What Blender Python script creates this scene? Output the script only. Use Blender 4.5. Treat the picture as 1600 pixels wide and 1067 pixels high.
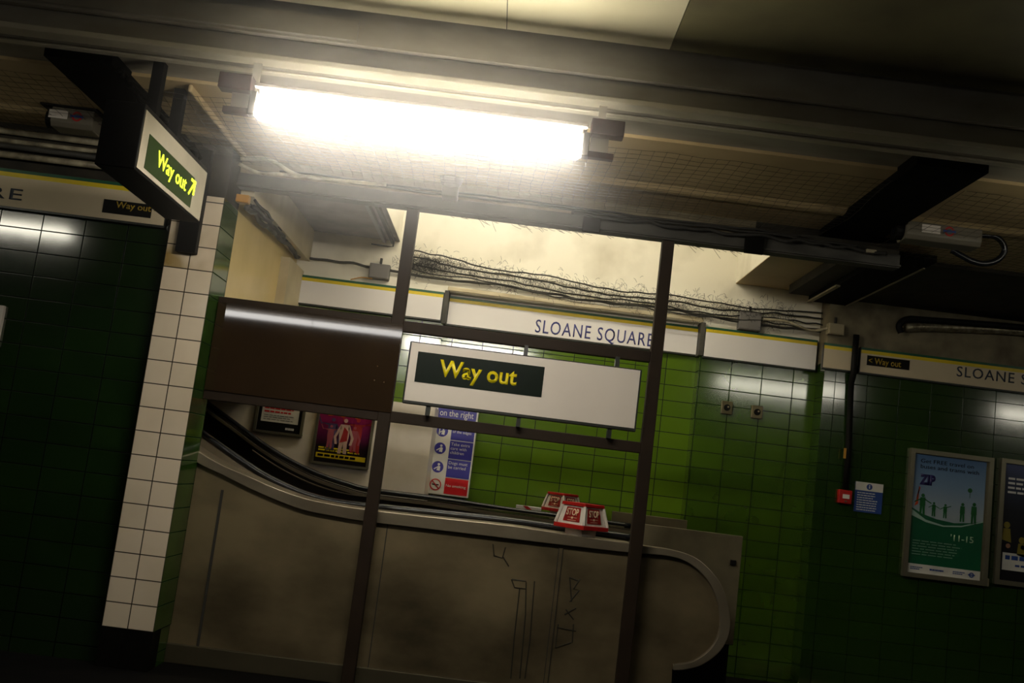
import bpy, bmesh, math, random
from mathutils import Vector, Matrix
random.seed(7)
for o in list(bpy.data.objects): bpy.data.objects.remove(o)
SC = bpy.context.scene
COL = SC.collection
PI = math.pi

# ---------------------------------------------------------------- camera, world, exposure
F = 1600.0; EYE = 1.5
cam_d = bpy.data.cameras.new('camera'); cam = bpy.data.objects.new('camera', cam_d); COL.objects.link(cam)
cam_d.sensor_width = 36; cam_d.lens = 36; cam_d.clip_start = 0.05
CM = Matrix.Rotation(math.radians(97.5), 3, 'X') @ Matrix.Rotation(math.radians(7.1), 3, 'Z')
cam.matrix_world = Matrix.Translation((0, 0, EYE)) @ CM.to_4x4()
SC.camera = cam
w = bpy.data.worlds.new('world'); SC.world = w; w.use_nodes = True
w.node_tree.nodes['Background'].inputs[0].default_value = (0.9, 1.0, 0.7, 1)
w.node_tree.nodes['Background'].inputs[1].default_value = 0.0015
SC.view_settings.view_transform = 'Standard'; SC.view_settings.look = 'None'
SC.view_settings.gamma = 1; SC.view_settings.use_curve_mapping = False
SC.view_settings.exposure = 0.0
MAIN_L = 84.0      # ceiling tube in the picture
SIDE_L = 13.0      # the tubes of the next bays
WELL_L = 36.0      # tubes above the escalator

def P(u, v, Y):
    """World point at depth Y seen at photo position (u, v): used to read real sizes off the photo."""
    d = CM @ Vector(((u-800)/F, -(v-533.5)/F, -1)); t = Y/d.y
    return d.x*t, d.z*t + EYE
def R(u0, v0, u1, v1, Y):
    a = P(u0, v0, Y); b = P(u1, v1, Y)
    return min(a[0], b[0]), max(a[0], b[0]), min(a[1], b[1]), max(a[1], b[1])

# ---------------------------------------------------------------- materials
def new_mat(name):
    m = bpy.data.materials.new(name); m.use_nodes = True
    nt = m.node_tree; return m, nt, nt.nodes['Principled BSDF']
def N(nt, t, **kw):
    n = nt.nodes.new(t)
    for k, v in kw.items(): setattr(n, k, v)
    return n
def rgba(c): return (c[0], c[1], c[2], 1)
def mat(name, col, rough=0.5, metal=0.0, col2=None, scale=4.0, amt=1.0, coat=0.0, bump=0.0, stretch=(1,1,1), spec=0.5, lo=0.35, hi=0.7, detail=5):
    m, nt, b = new_mat(name)
    b.inputs['Roughness'].default_value = rough; b.inputs['Metallic'].default_value = metal
    b.inputs['Coat Weight'].default_value = coat; b.inputs['Coat Roughness'].default_value = 0.05
    b.inputs['Specular IOR Level'].default_value = spec
    if col2 is None: col2 = tuple(c*0.82 for c in col)
    g = N(nt, 'ShaderNodeNewGeometry'); mp = N(nt, 'ShaderNodeMapping'); mp.inputs['Scale'].default_value = stretch
    nt.links.new(g.outputs['Position'], mp.inputs['Vector'])
    nz = N(nt, 'ShaderNodeTexNoise'); nz.inputs['Scale'].default_value = scale; nz.inputs['Detail'].default_value = detail
    nt.links.new(mp.outputs[0], nz.inputs['Vector'])
    r = N(nt, 'ShaderNodeMapRange'); r.inputs['From Min'].default_value = lo; r.inputs['From Max'].default_value = hi; r.inputs['To Max'].default_value = amt
    nt.links.new(nz.outputs[0], r.inputs[0])
    mx = N(nt, 'ShaderNodeMix', data_type='RGBA')
    mx.inputs[6].default_value = rgba(col); mx.inputs[7].default_value = rgba(col2)
    nt.links.new(r.outputs[0], mx.inputs[0]); nt.links.new(mx.outputs[2], b.inputs['Base Color'])
    if bump:
        bp = N(nt, 'ShaderNodeBump'); bp.inputs['Strength'].default_value = bump; bp.inputs['Distance'].default_value = 0.01
        nt.links.new(nz.outputs[0], bp.inputs['Height']); nt.links.new(bp.outputs[0], b.inputs['Normal'])
    return m
def emit(name, col, s):
    m, nt, b = new_mat(name)
    b.inputs['Base Color'].default_value = rgba(col)
    b.inputs['Emission Color'].default_value = rgba(col); b.inputs['Emission Strength'].default_value = s
    return m
def tiles(name, c1, c2, grout, tw, th, x0=0, z0=0, axis='x', rough=0.12, stain=None, grime=0.3, gw=0.022, wav=0.25, coatr=None):
    """Glazed tiles laid in straight columns, measured in metres over the wall."""
    m, nt, b = new_mat(name)
    g = N(nt, 'ShaderNodeNewGeometry'); s = N(nt, 'ShaderNodeSeparateXYZ'); nt.links.new(g.outputs['Position'], s.inputs[0])
    def md(op, a, bb):
        n = N(nt, 'ShaderNodeMath', operation=op)
        for i, v in enumerate((a, bb)):
            if isinstance(v, (int, float)): n.inputs[i].default_value = v
            elif v is not None: nt.links.new(v, n.inputs[i])
        return n.outputs[0]
    X = md('DIVIDE', md('SUBTRACT', s.outputs[0 if axis == 'x' else 1], x0), tw)
    Z = md('DIVIDE', md('SUBTRACT', s.outputs[2], z0), th)
    fx, fz = md('FRACT', X, None), md('FRACT', Z, None)
    ex = md('MULTIPLY', md('MINIMUM', fx, md('SUBTRACT', 1.0, fx)), tw)
    ez = md('MULTIPLY', md('MINIMUM', fz, md('SUBTRACT', 1.0, fz)), th)
    e = md('MINIMUM', ex, ez)
    mr = N(nt, 'ShaderNodeMapRange', interpolation_type='SMOOTHSTEP'); nt.links.new(e, mr.inputs[0])
    mr.inputs['From Min'].default_value = gw*0.06; mr.inputs['From Max'].default_value = gw*0.18
    cid = N(nt, 'ShaderNodeCombineXYZ'); nt.links.new(md('FLOOR', X, None), cid.inputs[0]); nt.links.new(md('FLOOR', Z, None), cid.inputs[1])
    wn = N(nt, 'ShaderNodeTexWhiteNoise'); nt.links.new(cid.outputs[0], wn.inputs['Vector'])
    mx = N(nt, 'ShaderNodeMix', data_type='RGBA'); mx.inputs[6].default_value = rgba(c1); mx.inputs[7].default_value = rgba(c2)
    nt.links.new(wn.outputs['Value'], mx.inputs[0])
    nz = N(nt, 'ShaderNodeTexNoise'); nz.inputs['Scale'].default_value = 2.2; nz.inputs['Detail'].default_value = 6
    nt.links.new(g.outputs['Position'], nz.inputs['Vector'])
    gr = N(nt, 'ShaderNodeMix', data_type='RGBA', blend_type='MULTIPLY'); nt.links.new(mx.outputs[2], gr.inputs[6])
    gr.inputs[7].default_value = (0.55, 0.5, 0.35, 1)
    rr = N(nt, 'ShaderNodeMapRange'); nt.links.new(nz.outputs[0], rr.inputs[0]); rr.inputs['From Min'].default_value = 0.45; rr.inputs['From Max'].default_value = 0.8; rr.inputs['To Max'].default_value = grime
    nt.links.new(rr.outputs[0], gr.inputs[0]); last = gr.outputs[2]
    if stain:                                    # the two yellowed rows of old tiles
        a = md('MULTIPLY', md('GREATER_THAN', s.outputs[2], stain[0]), md('LESS_THAN', s.outputs[2], stain[1]))
        n2 = N(nt, 'ShaderNodeTexNoise'); n2.inputs['Scale'].default_value = 5.0; nt.links.new(g.outputs['Position'], n2.inputs['Vector'])
        r2 = N(nt, 'ShaderNodeMapRange'); nt.links.new(n2.outputs[0], r2.inputs[0]); r2.inputs['From Min'].default_value = 0.3; r2.inputs['From Max'].default_value = 0.6
        left = N(nt, 'ShaderNodeMapRange'); nt.links.new(s.outputs[0], left.inputs[0])
        left.inputs['From Min'].default_value = -2.37; left.inputs['From Max'].default_value = -2.04; left.inputs['To Min'].default_value = 1.0; left.inputs['To Max'].default_value = 0.3
        st = N(nt, 'ShaderNodeMix', data_type='RGBA'); nt.links.new(md('MULTIPLY', a, md('MULTIPLY', r2.outputs[0], left.outputs[0])), st.inputs[0])
        nt.links.new(last, st.inputs[6]); st.inputs[7].default_value = (0.30, 0.20, 0.06, 1); last = st.outputs[2]
    fin = N(nt, 'ShaderNodeMix', data_type='RGBA'); nt.links.new(mr.outputs[0], fin.inputs[0])
    fin.inputs[6].default_value = rgba(grout); nt.links.new(last, fin.inputs[7]); nt.links.new(fin.outputs[2], b.inputs['Base Color'])
    b.inputs['Specular IOR Level'].default_value = 1.0 if axis == 'x' and c1[0] < 0.2 else 0.5
    if axis == 'x' and c1[0] < 0.2: nt.links.new(mr.outputs[0], b.inputs['Coat Weight'])
    sl = N(nt, 'ShaderNodeMapRange'); nt.links.new(mr.outputs[0], sl.inputs[0]); sl.inputs['To Min'].default_value = 0.0; sl.inputs['To Max'].default_value = 0.9; nt.links.new(sl.outputs[0], b.inputs['Specular IOR Level'])
    b.inputs['Coat Roughness'].default_value = 0.12; b.inputs['Coat IOR'].default_value = 1.75
    ro = N(nt, 'ShaderNodeMapRange'); nt.links.new(mr.outputs[0], ro.inputs[0]); ro.inputs['To Min'].default_value = 0.95; ro.inputs['To Max'].default_value = rough
    nt.links.new(ro.outputs[0], b.inputs['Roughness'])
    # every tile sits at a slightly different tilt
    n3 = N(nt, 'ShaderNodeTexNoise'); n3.inputs['Scale'].default_value = 6.0; n3.inputs['Detail'].default_value = 1; nt.links.new(g.outputs['Position'], n3.inputs['Vector'])
    h = md('ADD', md('MULTIPLY', mr.outputs[0], 0.12), md('MULTIPLY', n3.outputs[0], wav))
    bp = N(nt, 'ShaderNodeBump'); bp.inputs['Strength'].default_value = 0.5; bp.inputs['Distance'].default_value = 0.006
    nt.links.new(h, bp.inputs['Height']); nt.links.new(bp.outputs[0], b.inputs['Normal'])
    return m
def print_ramp(name, stops, z0, z1, rough=0.3):
    """A printed colour blend from bottom to top of a poster."""
    m, nt, b = new_mat(name); b.inputs['Roughness'].default_value = rough
    g = N(nt, 'ShaderNodeNewGeometry'); s = N(nt, 'ShaderNodeSeparateXYZ'); nt.links.new(g.outputs['Position'], s.inputs[0])
    r = N(nt, 'ShaderNodeMapRange'); nt.links.new(s.outputs[2], r.inputs[0]); r.inputs['From Min'].default_value = z0; r.inputs['From Max'].default_value = z1
    c = N(nt, 'ShaderNodeValToRGB'); nt.links.new(r.outputs[0], c.inputs[0])
    while len(c.color_ramp.elements) < len(stops): c.color_ramp.elements.new(0.5)
    for e, (p, col) in zip(c.color_ramp.elements, stops): e.position = p; e.color = rgba(col)
    nt.links.new(c.outputs[0], b.inputs['Base Color'])
    return m

M = {}
TW, TH = 0.1665, 0.157
M['white_tile'] = tiles('white_tile', (0.80,0.68,0.52), (0.72,0.62,0.47), (0.03,0.022,0.015), TW, TH, -2.373, 0.248, rough=0.10, stain=(2.604,2.918), gw=0.03, grime=0.35)
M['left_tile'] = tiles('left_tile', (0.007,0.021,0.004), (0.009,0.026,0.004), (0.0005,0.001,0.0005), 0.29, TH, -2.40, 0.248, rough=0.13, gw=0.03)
M['jamb_tile'] = tiles('jamb_tile', (0.026,0.070,0.009), (0.022,0.062,0.008), (0.008,0.02,0.006), 0.5, TH, 6.6, 0.248, axis='y', rough=0.12, gw=0.03)
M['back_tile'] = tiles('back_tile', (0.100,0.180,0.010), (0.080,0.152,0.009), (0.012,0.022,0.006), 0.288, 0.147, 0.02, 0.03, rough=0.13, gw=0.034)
M['dimmed_back_tile'] = tiles('dimmed_back_tile', (0.058,0.118,0.008), (0.045,0.098,0.007), (0.008,0.016,0.004), 0.288, 0.147, 0.02, 0.03, rough=0.13, gw=0.034)  # back_tile copy, darkened to paint in the weaker light on the right
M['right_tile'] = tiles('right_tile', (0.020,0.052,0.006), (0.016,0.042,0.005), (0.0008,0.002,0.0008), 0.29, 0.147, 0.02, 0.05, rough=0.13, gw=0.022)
M['cream'] = mat('cream_plaster', (0.62,0.54,0.36), 0.5, col2=(0.42,0.34,0.2), scale=3, amt=0.7, bump=0.1)
M['cream_gloss'] = mat('cream_gloss_paint', (0.80,0.62,0.28), 0.25, col2=(0.70,0.54,0.23), scale=2.5, bump=0.15)
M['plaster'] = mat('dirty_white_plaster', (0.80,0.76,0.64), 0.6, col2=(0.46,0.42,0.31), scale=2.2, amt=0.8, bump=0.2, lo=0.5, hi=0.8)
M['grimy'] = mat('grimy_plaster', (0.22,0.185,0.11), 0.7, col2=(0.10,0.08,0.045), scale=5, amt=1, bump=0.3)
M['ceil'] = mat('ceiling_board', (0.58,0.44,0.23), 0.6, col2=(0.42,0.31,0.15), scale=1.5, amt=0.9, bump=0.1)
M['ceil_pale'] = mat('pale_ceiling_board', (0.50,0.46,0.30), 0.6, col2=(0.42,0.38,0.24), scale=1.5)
M['ceil_side'] = mat('darker_board', (0.13,0.115,0.05), 0.6, col2=(0.07,0.06,0.028), scale=2.0)  # side ceiling boards, darker than the middle one
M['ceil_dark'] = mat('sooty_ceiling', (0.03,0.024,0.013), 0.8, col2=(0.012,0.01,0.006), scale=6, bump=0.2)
M['girder'] = mat('painted_girder', (0.36,0.33,0.26), 0.45, col2=(0.22,0.19,0.135), scale=6, amt=0.8, bump=0.15, stretch=(0.4,1,1))
M['girder_pale'] = mat('pale_girder', (0.30,0.27,0.21), 0.4, col2=(0.22,0.19,0.14), scale=6, stretch=(0.4,1,1))
M['flange'] = mat('flange_highlight', (0.62,0.57,0.44), 0.35, col2=(0.45,0.4,0.28), scale=3)  # pale colour paints the girder's highlight lines onto the flanges
M['black_steel'] = mat('black_steel', (0.005,0.0045,0.003), 0.8, col2=(0.002,0.002,0.0015), scale=8, spec=0.08)
M['dusty_steel'] = mat('dusty_steel', (0.06,0.056,0.045), 0.6, col2=(0.02,0.018,0.013), scale=9, stretch=(0.5,1,1), bump=0.2)
M['brown'] = mat('brown_enamel', (0.024,0.0145,0.008), 0.6, col2=(0.018,0.011,0.006), scale=5, spec=0.2)
M['brown_gloss'] = mat('brown_gloss_panel', (0.030,0.018,0.009), 0.035, col2=(0.025,0.015,0.008), scale=3, spec=1.0)
M['enamel'] = mat('white_enamel', (0.74,0.68,0.61), 0.3, col2=(0.70,0.64,0.57), scale=2, spec=0.3)
M['frieze'] = mat('white_frieze_enamel', (0.80,0.77,0.76), 0.14, col2=(0.76,0.73,0.72), scale=2)
M['frieze_dim'] = mat('cream_frieze_enamel', (0.66,0.56,0.39), 0.08, spec=1.0, col2=(0.6,0.51,0.35), scale=2)
M['yellow'] = mat('yellow_stripe', (0.72,0.55,0.02), 0.25)
M['green_stripe'] = mat('green_stripe', (0.02,0.10,0.05), 0.25)
M['dark_edge'] = mat('dark_sign_edge', (0.02,0.022,0.018), 0.4)
M['sign_black'] = mat('black_green_panel', (0.004,0.010,0.006), 0.4, spec=0.15)
M['yellow_text'] = mat('yellow_lettering', (0.85,0.70,0.01), 0.4)
M['amber_text'] = mat('amber_lettering', (0.45,0.30,0.02), 0.4)
M['blue_text'] = mat('blue_lettering', (0.045,0.05,0.20), 0.4)
M['grey_text'] = mat('slate_lettering', (0.03,0.04,0.06), 0.4)
def steel(name, c1, c2, rough, sc=3.0):
    m = mat(name, c1, rough, 0.55, col2=c2, scale=sc, amt=1, bump=0.03, stretch=(0.6,1,1), lo=0.38, hi=0.66, detail=8)
    return m
M['steel'] = steel('brushed_stainless', (0.29,0.225,0.125), (0.075,0.058,0.03), 0.45, 1.7)
M['steel_trim'] = steel('stainless_trim', (0.30,0.255,0.18), (0.19,0.155,0.105), 0.36)
M['steel_plate'] = mat('grey_plate', (0.22,0.185,0.11), 0.45, 0.5, col2=(0.15,0.125,0.075), scale=5, bump=0.05)
M['scratch'] = mat('dark_scratches', (0.045,0.04,0.028), 0.6, 0.5)
M['seam'] = mat('dark_seam', (0.03,0.027,0.02), 0.7)
M['rubber'] = mat('black_rubber', (0.008,0.009,0.012), 0.25)
M['inner'] = mat('brown_inner_panel', (0.07,0.05,0.03), 0.3, 0.4, col2=(0.03,0.022,0.015), scale=5, stretch=(0.4,1,1))
M['white_plastic'] = mat('white_plastic', (0.74,0.68,0.6), 0.35)
M['red'] = mat('red_plastic', (0.42,0.012,0.010), 0.3)
M['red_dark'] = mat('red_label', (0.26,0.008,0.007), 0.35)
M['cream_text'] = mat('cream_lettering', (0.8,0.62,0.4), 0.4)
M['white_text'] = mat('white_lettering', (0.75,0.74,0.72), 0.4)
M['print_white'] = mat('printed_white', (0.72,0.70,0.64), 0.35)
M['print_blue'] = mat('printed_blue', (0.045,0.04,0.30), 0.35)
M['print_red'] = mat('printed_red', (0.62,0.015,0.02), 0.35)
M['navy'] = mat('printed_navy', (0.02,0.06,0.26), 0.35)
M['alu'] = mat('poster_frame_metal', (0.26,0.24,0.17), 0.35, 0.7)
M['grey_box'] = mat('grey_box', (0.16,0.15,0.14), 0.5)
M['beige_box'] = mat('beige_box', (0.34,0.29,0.18), 0.6)
M['cable'] = mat('dusty_cable', (0.018,0.016,0.012), 0.8)
M['pale_pipe'] = mat('painted_conduit', (0.42,0.37,0.25), 0.5, col2=(0.12,0.1,0.06), scale=12)
M['orange'] = mat('orange_tag', (0.55,0.26,0.02), 0.5)
M['rust'] = mat('rusty_red_housing', (0.09,0.038,0.028), 0.6, col2=(0.045,0.02,0.015), scale=10)
M['dull_black'] = mat('dull_black', (0.006,0.0055,0.0045), 0.6, spec=0.15)
M['net'] = mat('net_cord', (0.035,0.027,0.015), 0.8)
M['cam_white'] = mat('camera_housing_grey', (0.16,0.14,0.10), 0.5)
M['floor'] = mat('dark_paving', (0.004,0.0035,0.003), 0.75, col2=(0.002,0.002,0.002), scale=5, spec=0.1)
M['strip_stone'] = mat('ochre_strip', (0.16,0.11,0.035), 0.8, col2=(0.05,0.035,0.015), scale=9)
M['tube'] = emit('lit_tube', (1.0, 0.93, 0.80), MAIN_L)
M['tube_side'] = emit('lit_tube_dim', (1.0, 0.95, 0.78), SIDE_L)
M['tube_well'] = emit('lit_tube_well', (1.0, 0.93, 0.76), WELL_L)
M['tube_platform'] = emit('lit_tube_platform', (1.0, 0.97, 0.92), 8.0)
M['led'] = emit('lit_letters', (0.75, 0.95, 0.03), 2.6)
M['led_panel'] = emit('dim_lit_panel', (0.008, 0.022, 0.001), 0.6)
M['led_halo'] = M['led_panel']
M['lens'] = mat('glass_lens', (0.01,0.01,0.012), 0.05)

# ---------------------------------------------------------------- geometry helpers
class B:
    def __init__(s): s.v = []; s.f = []
    def box(s, x0, x1, y0, y1, z0, z1):
        n = len(s.v)
        s.v += [(x0,y0,z0),(x1,y0,z0),(x1,y1,z0),(x0,y1,z0),(x0,y0,z1),(x1,y0,z1),(x1,y1,z1),(x0,y1,z1)]
        s.f += [[n+i for i in q] for q in ((0,3,2,1),(4,5,6,7),(0,1,5,4),(1,2,6,5),(2,3,7,6),(3,0,4,7))]
        return s
    def prism(s, pts, y0, y1, plane='xz'):
        """Outline given in (x,z) and carried from y0 to y1 (or 'yz' outline carried along x)."""
        n = len(s.v); k = len(pts)
        mk = (lambda p, d: (p[0], d, p[1])) if plane == 'xz' else ((lambda p, d: (d, p[0], p[1])) if plane == 'yz' else (lambda p, d: (p[0], p[1], d)))
        s.v += [mk(p, y0) for p in pts] + [mk(p, y1) for p in pts]
        s.f.append([n+i for i in range(k)]); s.f.append([n+k+i for i in reversed(range(k))])
        for i in range(k): j = (i+1) % k; s.f.append([n+i, n+k+i, n+k+j, n+j])
        return s
    def tube(s, pts, r, seg=8, flat=1.0, closed=False):
        pts = [Vector(p) for p in pts]; n0 = len(s.v); m = len(pts)
        for i, p in enumerate(pts):
            if closed: t = (pts[(i+1) % m]-pts[i-1]).normalized()
            else: t = (pts[min(i+1, m-1)]-pts[max(i-1, 0)]).normalized()
            ref = Vector((0,1,0)) if abs(t.y) < 0.9 else Vector((0,0,1))
            a = t.cross(ref).normalized(); b = t.cross(a).normalized()
            rr = r[i] if isinstance(r, (list, tuple)) else r
            for k in range(seg):
                an = 2*PI*k/seg
                s.v.append(tuple(p + a*math.cos(an)*rr*flat + b*math.sin(an)*rr))
        for i in range(m if closed else m-1):
            j = (i+1) % m
            for k in range(seg):
                l = (k+1) % seg
                s.f.append([n0+i*seg+k, n0+i*seg+l, n0+j*seg+l, n0+j*seg+k])
        if not closed:
            s.f.append([n0+k for k in reversed(range(seg))]); s.f.append([n0+(m-1)*seg+k for k in range(seg)])
        return s
    def ellipsoid(s, c, rx, ry, rz, nu=20, nv=12):
        n0 = len(s.v)
        for j in range(nv+1):
            th = PI*j/nv
            for i in range(nu):
                ph = 2*PI*i/nu
                s.v.append((c[0]+rx*math.sin(th)*math.cos(ph), c[1]+ry*math.sin(th)*math.sin(ph), c[2]+rz*math.cos(th)))
        for j in range(nv):
            for i in range(nu):
                k = (i+1) % nu
                s.f.append([n0+j*nu+i, n0+(j+1)*nu+i, n0+(j+1)*nu+k, n0+j*nu+k])
        return s
    def build(s, name, m, parent=None, bevel=0.0, smooth=False):
        me = bpy.data.meshes.new(name)
        xs = [v[0] for v in s.v]; ys = [v[1] for v in s.v]; zs = [v[2] for v in s.v]
        if parent is None: o0 = Vector(((min(xs)+max(xs))/2, (min(ys)+max(ys))/2, min(zs)))
        else: o0 = world_loc(parent)
        me.from_pydata([(v[0]-o0.x, v[1]-o0.y, v[2]-o0.z) for v in s.v], [], s.f)
        bm = bmesh.new(); bm.from_mesh(me); bmesh.ops.remove_doubles(bm, verts=bm.verts, dist=1e-6)
        bmesh.ops.recalc_face_normals(bm, faces=bm.faces); bm.to_mesh(me); bm.free()
        if smooth:
            for p in me.polygons: p.use_smooth = True
        me.materials.append(M[m] if isinstance(m, str) else m)
        o = bpy.data.objects.new(name, me); COL.objects.link(o)
        if parent is None: o.location = o0
        else: o.parent = parent
        if bevel:
            bv = o.modifiers.new('bevel', 'BEVEL'); bv.width = bevel; bv.segments = 2; bv.limit_method = 'ANGLE'
        return o
def world_loc(o):
    l = Vector((0,0,0))
    while o is not None: l += o.location; o = o.parent
    return l
def tag(o, label, cat, group=None):
    o['label'] = label; o['category'] = cat
    if group: o['group'] = group
    return o
def thing(name, label, cat, loc, group=None):
    o = bpy.data.objects.new(name, None); COL.objects.link(o); o.location = loc; o.empty_display_size = 0.1
    return tag(o, label, cat, group)
def struct(o): o['kind'] = 'structure'; return o
def children(o): return [c for c in bpy.data.objects if c.parent == o]
def copy_tree(o, parent=None):
    c = o.copy(); COL.objects.link(c); c.parent = parent
    for ch in children(o): copy_tree(ch, c)
    return c
def catmull(pts, n=6):
    out = []
    for i in range(len(pts)-1):
        p0 = pts[max(i-1,0)]; p1 = pts[i]; p2 = pts[i+1]; p3 = pts[min(i+2,len(pts)-1)]
        for k in range(n):
            t = k/n
            out.append(tuple(0.5*((2*b)+(-a+c)*t+(2*a-5*b+4*c-d)*t*t+(-a+3*b-3*c+d)*t**3) for a,b,c,d in zip(p0,p1,p2,p3)))
    out.append(pts[-1]); return out
def lettering(txt, x0, x1, z0, z1, y, m, parent, face='-y', name='lettering', bold=0.0, depth=0.002, space=1.0, X=0):
    """Raised lettering fitted to a rectangle; face '-y' reads along x, '+x' reads along y."""
    cu = bpy.data.curves.new('letters', 'FONT'); cu.body = txt; cu.size = 1.0; cu.offset = bold; cu.space_character = space; cu.align_x = 'LEFT'
    cu.resolution_u = 3
    t = bpy.data.objects.new('letters', cu); COL.objects.link(t)
    bpy.context.view_layer.update()
    me = bpy.data.meshes.new_from_object(t.evaluated_get(bpy.context.evaluated_depsgraph_get()))
    bpy.data.objects.remove(t)
    xs = [v.co.x for v in me.vertices]; ys = [v.co.y for v in me.vertices]
    a0, a1, b0, b1 = min(xs), max(xs), min(ys), max(ys)
    o0 = world_loc(parent)
    bm = bmesh.new(); bm.from_mesh(me)
    r = bmesh.ops.extrude_face_region(bm, geom=bm.faces[:])
    for v in r['geom']:
        if isinstance(v, bmesh.types.BMVert): v.co.z += 1
    for v in bm.verts:
        px = x0 + (v.co.x-a0)/(a1-a0)*(x1-x0); pz = z0 + (v.co.y-b0)/(b1-b0)*(z1-z0); d = v.co.z*depth
        v.co = Vector((px, y-d, pz))-o0 if face == '-y' else Vector((X+d, px, pz))-o0
    bmesh.ops.recalc_face_normals(bm, faces=bm.faces)
    bm.to_mesh(me); bm.free()
    me.name = name; me.materials.clear(); me.materials.append(M[m] if isinstance(m, str) else m)
    o = bpy.data.objects.new(name, me); COL.objects.link(o); o.parent = parent
    return o
def ring(cx, cz, y, ro, ri, seg=28):
    b = B(); n = len(b.v)
    for yy in (y, y-0.002):
        for k in range(seg):
            a = 2*PI*k/seg
            b.v.append((cx+ro*math.cos(a), yy, cz+ro*math.sin(a))); b.v.append((cx+ri*math.cos(a), yy, cz+ri*math.sin(a)))
    for k in range(seg):
        l = (k+1) % seg; s2 = 2*seg
        b.f += [[2*k, 2*l, 2*l+1, 2*k+1], [s2+2*k, s2+2*k+1, s2+2*l+1, s2+2*l], [2*k, s2+2*k, s2+2*l, 2*l], [2*k+1, 2*l+1, s2+2*l+1, s2+2*k+1]]
    return b
def disc(b, cx, cz, y, r, t=0.002, seg=20, sx=1.0):
    return b.prism([(cx+sx*r*math.cos(2*PI*k/seg), cz+r*math.sin(2*PI*k/seg)) for k in range(seg)], y-t, y)
def lines(b, x0, x1, z0, z1, y, rows, seed=0, fill=0.55, t=0.0015, words=True):
    """Rows of small print too fine to read."""
    rd = random.Random(seed); pitch = (z1-z0)/rows
    for i in range(rows):
        z = z1-pitch*(i+0.5); x = x0; end = x0+(x1-x0)*rd.uniform(0.7, 1.0)
        while x < end:
            L = (x1-x0)*rd.uniform(0.06, 0.16)
            b.box(x, min(x+L, end), y-t, y, z-pitch*fill/2, z+pitch*fill/2); x += L+(x1-x0)*0.025
    return b

H = lambda h: EYE+h
# ================================================================ SETTING
# floor
struct(B().box(-7, 9, -3, 10.2, -0.1, 0).build('floor', 'floor'))
# left green wall beside the column, with its opening to the escalator on the right
zll = P(255,358,6.86)[1]+0.03
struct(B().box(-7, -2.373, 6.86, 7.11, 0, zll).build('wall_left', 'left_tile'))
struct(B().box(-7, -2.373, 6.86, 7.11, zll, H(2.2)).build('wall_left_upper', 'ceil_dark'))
# white tiled pilaster
struct(B().box(-2.373, -2.04, 6.75, 6.9, 0.248, 3.115).build('trim_1', 'white_tile'))
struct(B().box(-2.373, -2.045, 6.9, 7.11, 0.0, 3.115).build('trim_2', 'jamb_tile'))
struct(B().box(-2.0402, -2.0398, 6.752, 7.11, 0.248, 3.115).build('trim_3', 'jamb_tile'))
struct(B().box(-2.373, -2.038, 6.748, 6.9, 0.0, 0.246).build('baseboard_left', 'black_steel'))
struct(B().box(-2.372, -2.04, 6.77, 7.1, 3.117, H(2.2)).build('trim_4', 'ceil_dark'))
# wall far behind the escalator: a shallow recess carries the station name
xa = P(696, 480, 9.35)[0]; xb = P(1095, 540, 9.35)[0]; xr = P(1277, 560, 9.35)[0]
zrt = P(700, 455, 9.35)[1]
zlt = P(692,504,9.35)[1]+0.03
bw = B().box(-3.6, xa, 9.35, 9.6, 0, zlt).box(xa, xb, 9.5, 9.75, 0, zlt)
struct(B().box(xb, xr+0.3, 9.35, 9.6, 0, zlt).build('wall_back_right', 'dimmed_back_tile'))
struct(bw.build('wall_back', 'back_tile'))
bu = B().box(-3.6, xa, 9.35, 9.6, zlt, zrt).box(xa, xb, 9.5, 9.75, zlt, zrt).box(xb, xr+0.3, 9.35, 9.6, zlt, zrt).box(-3.6, xr+0.6, 9.35, 9.6, zrt, H(3.3))
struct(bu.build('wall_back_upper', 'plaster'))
for xx in (xa, xb): struct(B().box(xx-0.02, xx+0.02, 9.31, 9.5, zlt-0.04, zrt).build('trim_9', 'dusty_steel'))
# nearer green wall on the right
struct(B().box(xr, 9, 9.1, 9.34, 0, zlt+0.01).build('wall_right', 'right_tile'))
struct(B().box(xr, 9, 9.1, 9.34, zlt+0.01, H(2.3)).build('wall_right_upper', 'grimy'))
# cream side wall of the escalator opening, pilaster in its corner and the beam above it
struct(B().box(-2.35, -2.07, 7.12, 9.34, 1.95, H(2.03)).build('wall_side', 'cream_gloss'))
struct(B().box(-2.35, -1.99, 8.72, 9.34, 1.951, P(455,405,8.8)[1]).build('trim_5', 'cream'))
struct(B().box(-2.35, -1.95, 7.12, 9.34, P(455,405,9.35)[1]+0.0, H(2.03)).build('trim_6', 'cream'))
# white clad wall of the escalator shaft
xs = P(672, 700, 8.75)[0]; zs = P(622, 628, 8.75)[1]
struct(B().box(-5.5, xs, 8.75, 9.34, 0, zs).build('wall_shaft', mat('shaft_cladding', (0.84,0.77,0.68), 0.35, col2=(0.66,0.58,0.46), scale=2.2, bump=0.1)))
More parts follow.
